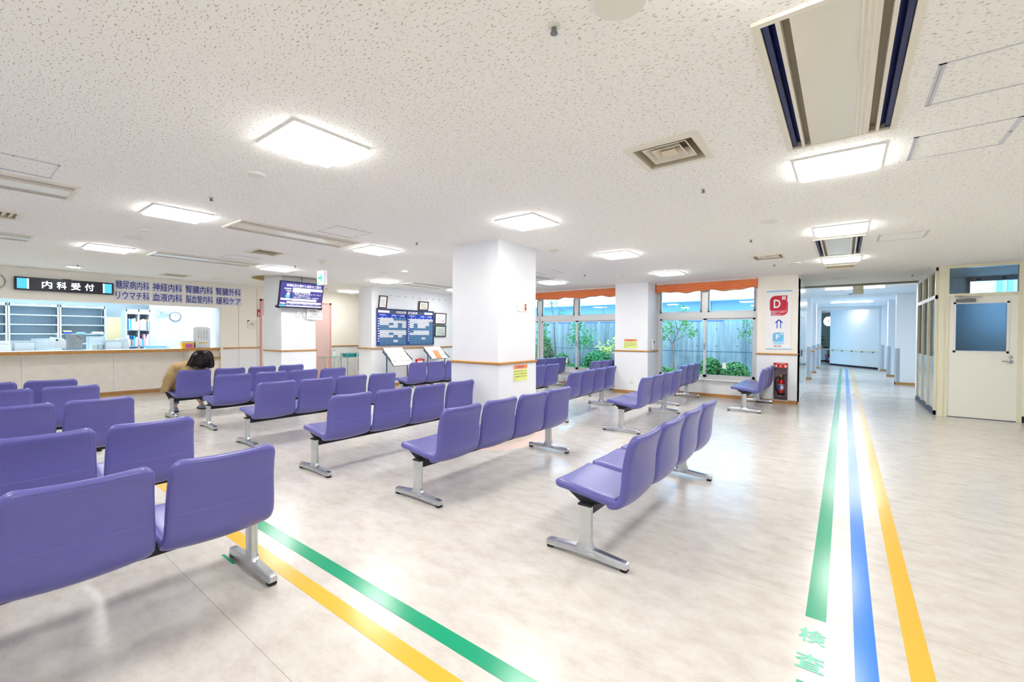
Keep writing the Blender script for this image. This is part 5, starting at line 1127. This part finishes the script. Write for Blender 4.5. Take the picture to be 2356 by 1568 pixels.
for an in ((-.60, -.02), (-.60, .375)):
    sh = MB().loft([[(an[0] + .07 - u * .25, an[1] + v * w, z) for v, z in ((-1, .02), (-.9, h * .7), (-.45, h), (.45, h), (.9, h * .7), (1, .02))] for u, w, h in ((0, .025, .06), (.08, .036, .085), (.3, .038, .095), (.5, .040, .075), (.8, .044, .055), (.97, .03, .04), (1, .015, .03))]).build('shoe', 'shoe', wo, True)
    MB().loft([[(an[0] + .075 - u * .26, an[1] + v * w, z) for v, z in ((-1, 0), (-1, .024), (1, .024), (1, 0))] for u, w in ((0, .028), (.1, .04), (.5, .043), (.82, .047), (1, .018))]).build('sole', 'shoe_sole', sh)
# hair: rounded bob hanging to the backrest, swept to her left shoulder
hc = Vector((.205, .135, .94)); rings = []
HR = [.012, .055, .092, .116, .130, .138, .142, .146, .148, .140, .120]
HZ = [.122, .112, .092, .062, .026, -.012, -.050, -.088, -.120, -.146, -.158]
for k in range(11):
    t_ = k / 10; ring = []
    for j in range(40):
        a = 2 * math.pi * j / 40; r = HR[k] * (1 + .035 * math.sin(a * 11 + 1.7 * math.sin(a * 3)) * t_)
        left = max(0, -math.sin(a)); face = max(0, -math.cos(a) - .35)
        rr_ = r * (1 - .75 * face * (t_ > .25))
        ring.append((hc.x + rr_ * math.cos(a) * .90, hc.y + rr_ * math.sin(a) * 1.0 - .075 * left * t_ ** 2.2 - .012 * t_, hc.z + HZ[k] + .045 * left * t_ ** 3 + (.010 * math.sin(a * 9) if k >= 9 else 0)))
    rings.append(ring)
ho = MB().loft(rings).build('hair', 'hair', wo, True)
mb = MB()
for j in range(64):
    a = 2 * math.pi * j / 64
    if math.cos(a) < -.45: continue
    i = j * 40 // 64; pts = []
    for k in range(1, 11):
        p = Vector(rings[k][i]); c = Vector((hc.x, hc.y - .02, p.z)); pts.append(c + (p - c) * (1.015 + .015 * math.sin(j * 2.3 + k * .4)))
    d = pts[-1] - pts[-2]; pts.append(pts[-1] + d * (.6 + .6 * random.random()) + Vector((0, -.03 * max(0, -math.sin(a)), 0)))
    mb.tube(pts, [.004] + [.0095] * (len(pts) - 3) + [.007, .0015], 5)
mb.build('hair_strands', 'hair', ho, True)

# ------------------------------------------------------------------ garden
gd = struct('ground_garden', B(-14, -1.5, 10.3, 12.6, -.3, .17), 'soil', 'planted soil strip between the windows and the concrete wall')
struct('ground_outside', B(-40, 30, 10.3, 60, -.5, -.32), 'ext_white', 'pale paved ground outside')
cwl = wall('wall_garden', [(-14, -1.55, 12.5, 12.7, -.3, 1.70)], 'concrete', 'board-formed concrete garden wall outside the windows')
mb = MB()
for i in range(24):
    for z in (.45, 1.05, 1.5): mb.lathe((-13.2 + i * .5, 12.5, z), [(.016, -.001), (.012, -.0012)], 8, 'y')
o = mb.build('tie_holes', 'ink', cwl); o['kind'] = 'stuff'
for z in (.90,): B(-14, -1.55, 12.497, 12.5, z - .006, z + .006).build('form_joint', 'ext_dark', cwl)
for k in range(7): B(-12.8 + 1.8 * k, -12.792 + 1.8 * k, 12.497, 12.5, -.3, 1.70).build('form_joint', 'ext_dark', cwl)
nb_ = thing('neighbour_building', 'pale neighbouring building with a white parapet beyond the garden wall', 'building', (-9, 16, -.32))
B(-8, 6.8, .3, .6, 0, 2.85).build('wall', 'ext_wall', nb_); B(-8, 6.8, -.1, .6, 2.85, 3.20).build('parapet', 'ext_white', nb_); B(-8, 6.8, .1, .6, 3.2, 4.6).build('upper_wall', 'ext_white', nb_)  # lower wall's blue is the shade under the parapet, put into its colour
for k in range(7):
    w = B(-7.6 + 2.0 * k, -6.3 + 2.0 * k, .27, .30, 1.2, 2.17).build('window', 'ext_dark', nb_); B(-6.97 + 2.0 * k, -6.93 + 2.0 * k, .25, .27, 1.2, 2.17).build('mullion', 'ext_white', w)
for k in range(7): B(-7.0 + 2.05 * k, -6.985 + 2.05 * k, .294, .3, 2.17, 2.85).build('wall_joint', 'ext_dark', nb_); B(-7.4 + 2.4 * k, -7.39 + 2.4 * k, -.104, -.1, 2.85, 3.2).build('parapet_joint', 'ext_wall', nb_)
sp = thing('side_building', 'blue corrugated building seen through the side room window', 'building', (3.1, 14.6, -.32)); B(-.6, 3, 0, .5, 0, 4).build('wall', 'ext_white', sp)
for k in range(8): B(-.35 + .16 * k, -.27 + .16 * k, -.06, 0, 0, 3.4).build('rib', 'ext_wall', sp)

def leaf_mesh(mb, p, n, L, W):
    n = n.normalized(); t = n.cross(Vector((random.random() - .5, random.random() - .5, random.random() - .5))).normalized(); b = n.cross(t)
    mb.add([p - t * L * .5, p + b * W * .5 + n * W * .15, p + t * L * .5 - n * L * .12, p - b * W * .5 + n * W * .15], [(0, 1, 2), (0, 2, 3)])
def shrub(x, y, z, rx, ry, rz, n, label, m='leaf', L=.075):
    t = thing('round_shrub', label, 'shrub', (x, y, z), 0, 'clipped shrubs in the garden'); mb = MB(); core = MB().ball((0, 0, rz * .95), rx * .86, ry * .86, rz * .88, 14, 10).build('shaded_core', 'leaf_dark', t, True)  # dark core paints the shade in the gaps between leaves
    for k in range(int(n * .62)):
        u = random.random() * 6.283; c = random.uniform(-.75, 1); s = math.sqrt(1 - c * c); q = random.uniform(.86, 1.05)
        d = Vector((s * math.cos(u), s * math.sin(u), c)); nn = (d + Vector((random.gauss(0, .5), random.gauss(0, .5), random.gauss(0, .5) + .3)))
        leaf_mesh(mb, Vector((d.x * rx * q, d.y * ry * q, rz + d.z * rz * q)), nn, L * random.uniform(.7, 1.3), L * .55)
    o = mb.build('foliage', m, t); o['kind'] = 'stuff'
    MB().tube([(0, 0, -.02), (0, 0, rz)], .02, 6).build('stem', 'bark', t)
SH = [(-2.66, 11.7, .17, .26, .26, .30, 1500, 'dome shrub left of the pair in the window beside the corridor', 'leaf'), (-2.08, 11.55, .17, .31, .30, .255, 1600, 'wide dome shrub nearest the corridor pillar in the garden', 'leaf'), (-2.92, 11.35, .17, .36, .24, .15, 1300, 'low shrub in front of the middle sash of the corridor side window', 'leaf'), (-3.72, 11.5, .17, .34, .25, .16, 1100, 'low shrub under the staked tree', 'leaf'),
      (-5.78, 11.75, .17, .42, .36, .34, 2000, 'large dome shrub in the far window beside the window pillar', 'leaf_b'), (-6.35, 11.35, .17, .52, .26, .15, 1500, 'low hedge-like shrub in the middle of the far window', 'leaf'), (-6.98, 11.75, .17, .22, .22, .29, 900, 'small pale dome shrub in the far window', 'leaf_b'), (-7.75, 11.9, .17, .35, .3, .5, 900, 'leafy shrub at the edge of the square pillar', 'leaf')]
for a in SH: shrub(*a)
def tree(x, y, z, stems, clusters, n, label, m, L=.10, stake=None):
    t = thing('garden_tree', label, 'tree', (x, y, z), 0, 'young trees in the garden'); mb = MB()
    for st, r in stems: mb.tube(st, [r * (1 - .65 * i / (len(st) - 1)) for i in range(len(st))], 7)
    mb.build('trunk', 'bark', t, True)
    lf = MB()
    for k in range(n):
        c, r = random.choice(clusters); d = Vector((random.gauss(0, .5), random.gauss(0, .45), random.gauss(0, .5)))
        leaf_mesh(lf, Vector(c) + d * r, Vector((random.gauss(0, .6), random.gauss(0, .6) - .5, random.gauss(.6, .5))), L * random.uniform(.7, 1.25), L * .5)
    o = lf.build('foliage', m, t); o['kind'] = 'stuff'
    if stake: MB().tube(stake, .016, 6).build('stake', 'stake', t)
tree(-3.62, 11.9, .17, [([(0, 0, 0), (.0, 0, .5), (-.04, 0, .92)], .022), ([(-.04, 0, .92), (-.2, 0, 1.15), (-.35, .05, 1.35)], .014), ([(-.04, 0, .92), (.08, -.05, 1.2), (.2, 0, 1.45), (.3, 0, 1.8)], .016), ([(0, 0, 1.0), (.2, 0, 1.12), (.42, 0, 1.2)], .010), ([(.1, 0, 1.2), (.02, 0, 1.6), (.15, 0, 1.95)], .010)],
     [((-.33, 0, 1.35), .2), ((-.2, 0, 1.5), .22), ((.1, 0, 1.5), .3), ((.35, 0, 1.35), .22), ((.3, 0, 1.55), .2), ((.2, 0, 1.9), .14), ((-.1, 0, 1.25), .2), ((.45, 0, 1.2), .12), ((-.3, 0, 1.1), .12)], 380, 'staked young tree with spreading branches in the corridor side window', 'leaf', .085, [(.06, -.05, .0), (-.03, -.04, .95)])
tree(-1.72, 11.9, .17, [([(0, 0, 0), (.02, 0, .6), (.0, 0, 1.0), (.04, 0, 1.8)], .024), ([(0, 0, .95), (-.18, 0, 1.02), (-.26, 0, 1.05)], .009), ([(0, 0, 1.25), (-.1, 0, 1.4), (-.16, 0, 1.5)], .009)], [((-.2, 0, 1.15), .14), ((-.12, 0, 1.3), .14), ((-.15, 0, 1.5), .16), ((0, 0, 1.6), .16), ((.15, 0, 1.3), .2)], 120, 'thin tree at the corridor side edge of the garden', 'leaf', .085)
tree(-6.42, 11.85, .17, [([(0, 0, 0), (.0, 0, .4), (-.02, 0, .8), (-.06, 0, 1.4)], .022), ([(.06, 0, 0), (.08, 0, .5), (.14, 0, .9)], .014)], [((0, 0, 1.05), .35), ((-.25, 0, 1.0), .22), ((.25, 0, 1.0), .25), ((-.08, 0, 1.35), .18), ((-.08, 0, 1.6), .16)], 460, 'dense leafy young tree in the middle of the far window', 'leaf_b', .10)
tree(-7.33, 11.9, .17, [([(0, 0, 0), (.0, 0, .6), (-.03, 0, 1.0), (-.06, 0, 1.5), (-.14, 0, 1.95), (-.16, 0, 2.35)], .034), ([(-.06, 0, 1.6), (.12, 0, 1.85), (.24, 0, 2.0)], .018), ([(-.14, 0, 2.1), (-.3, 0, 2.3)], .014), ([(-.14, 0, 2.15), (.05, 0, 2.22)], .012)], [((-.2, 0, 2.15), .14), ((.02, 0, 2.1), .1), ((.24, 0, 1.85), .09)], 60, 'bare slender tree with few leaves in the far window', 'leaf_b', .07)
tree(-7.95, 11.8, .17, [([(0, 0, 0), (.1, 0, .6), (.2, 0, 1.2)], .02)], [((.2, 0, 1.2), .22), ((.3, 0, 1.0), .2), ((.15, 0, .8), .22), ((.2, 0, 1.45), .18)], 240, 'leafy tree just showing at the edge of the square pillar', 'leaf', .12)
tree(-5.35, 11.9, .17, [([(0, 0, 0), (.02, 0, .5), (.1, 0, 1.0)], .02)], [((.0, 0, .72), .22), ((-.25, 0, .74), .2), ((.15, 0, 1.0), .15)], 200, 'yellow-green leafy bush above the large dome shrub', 'leaf_y', .11)
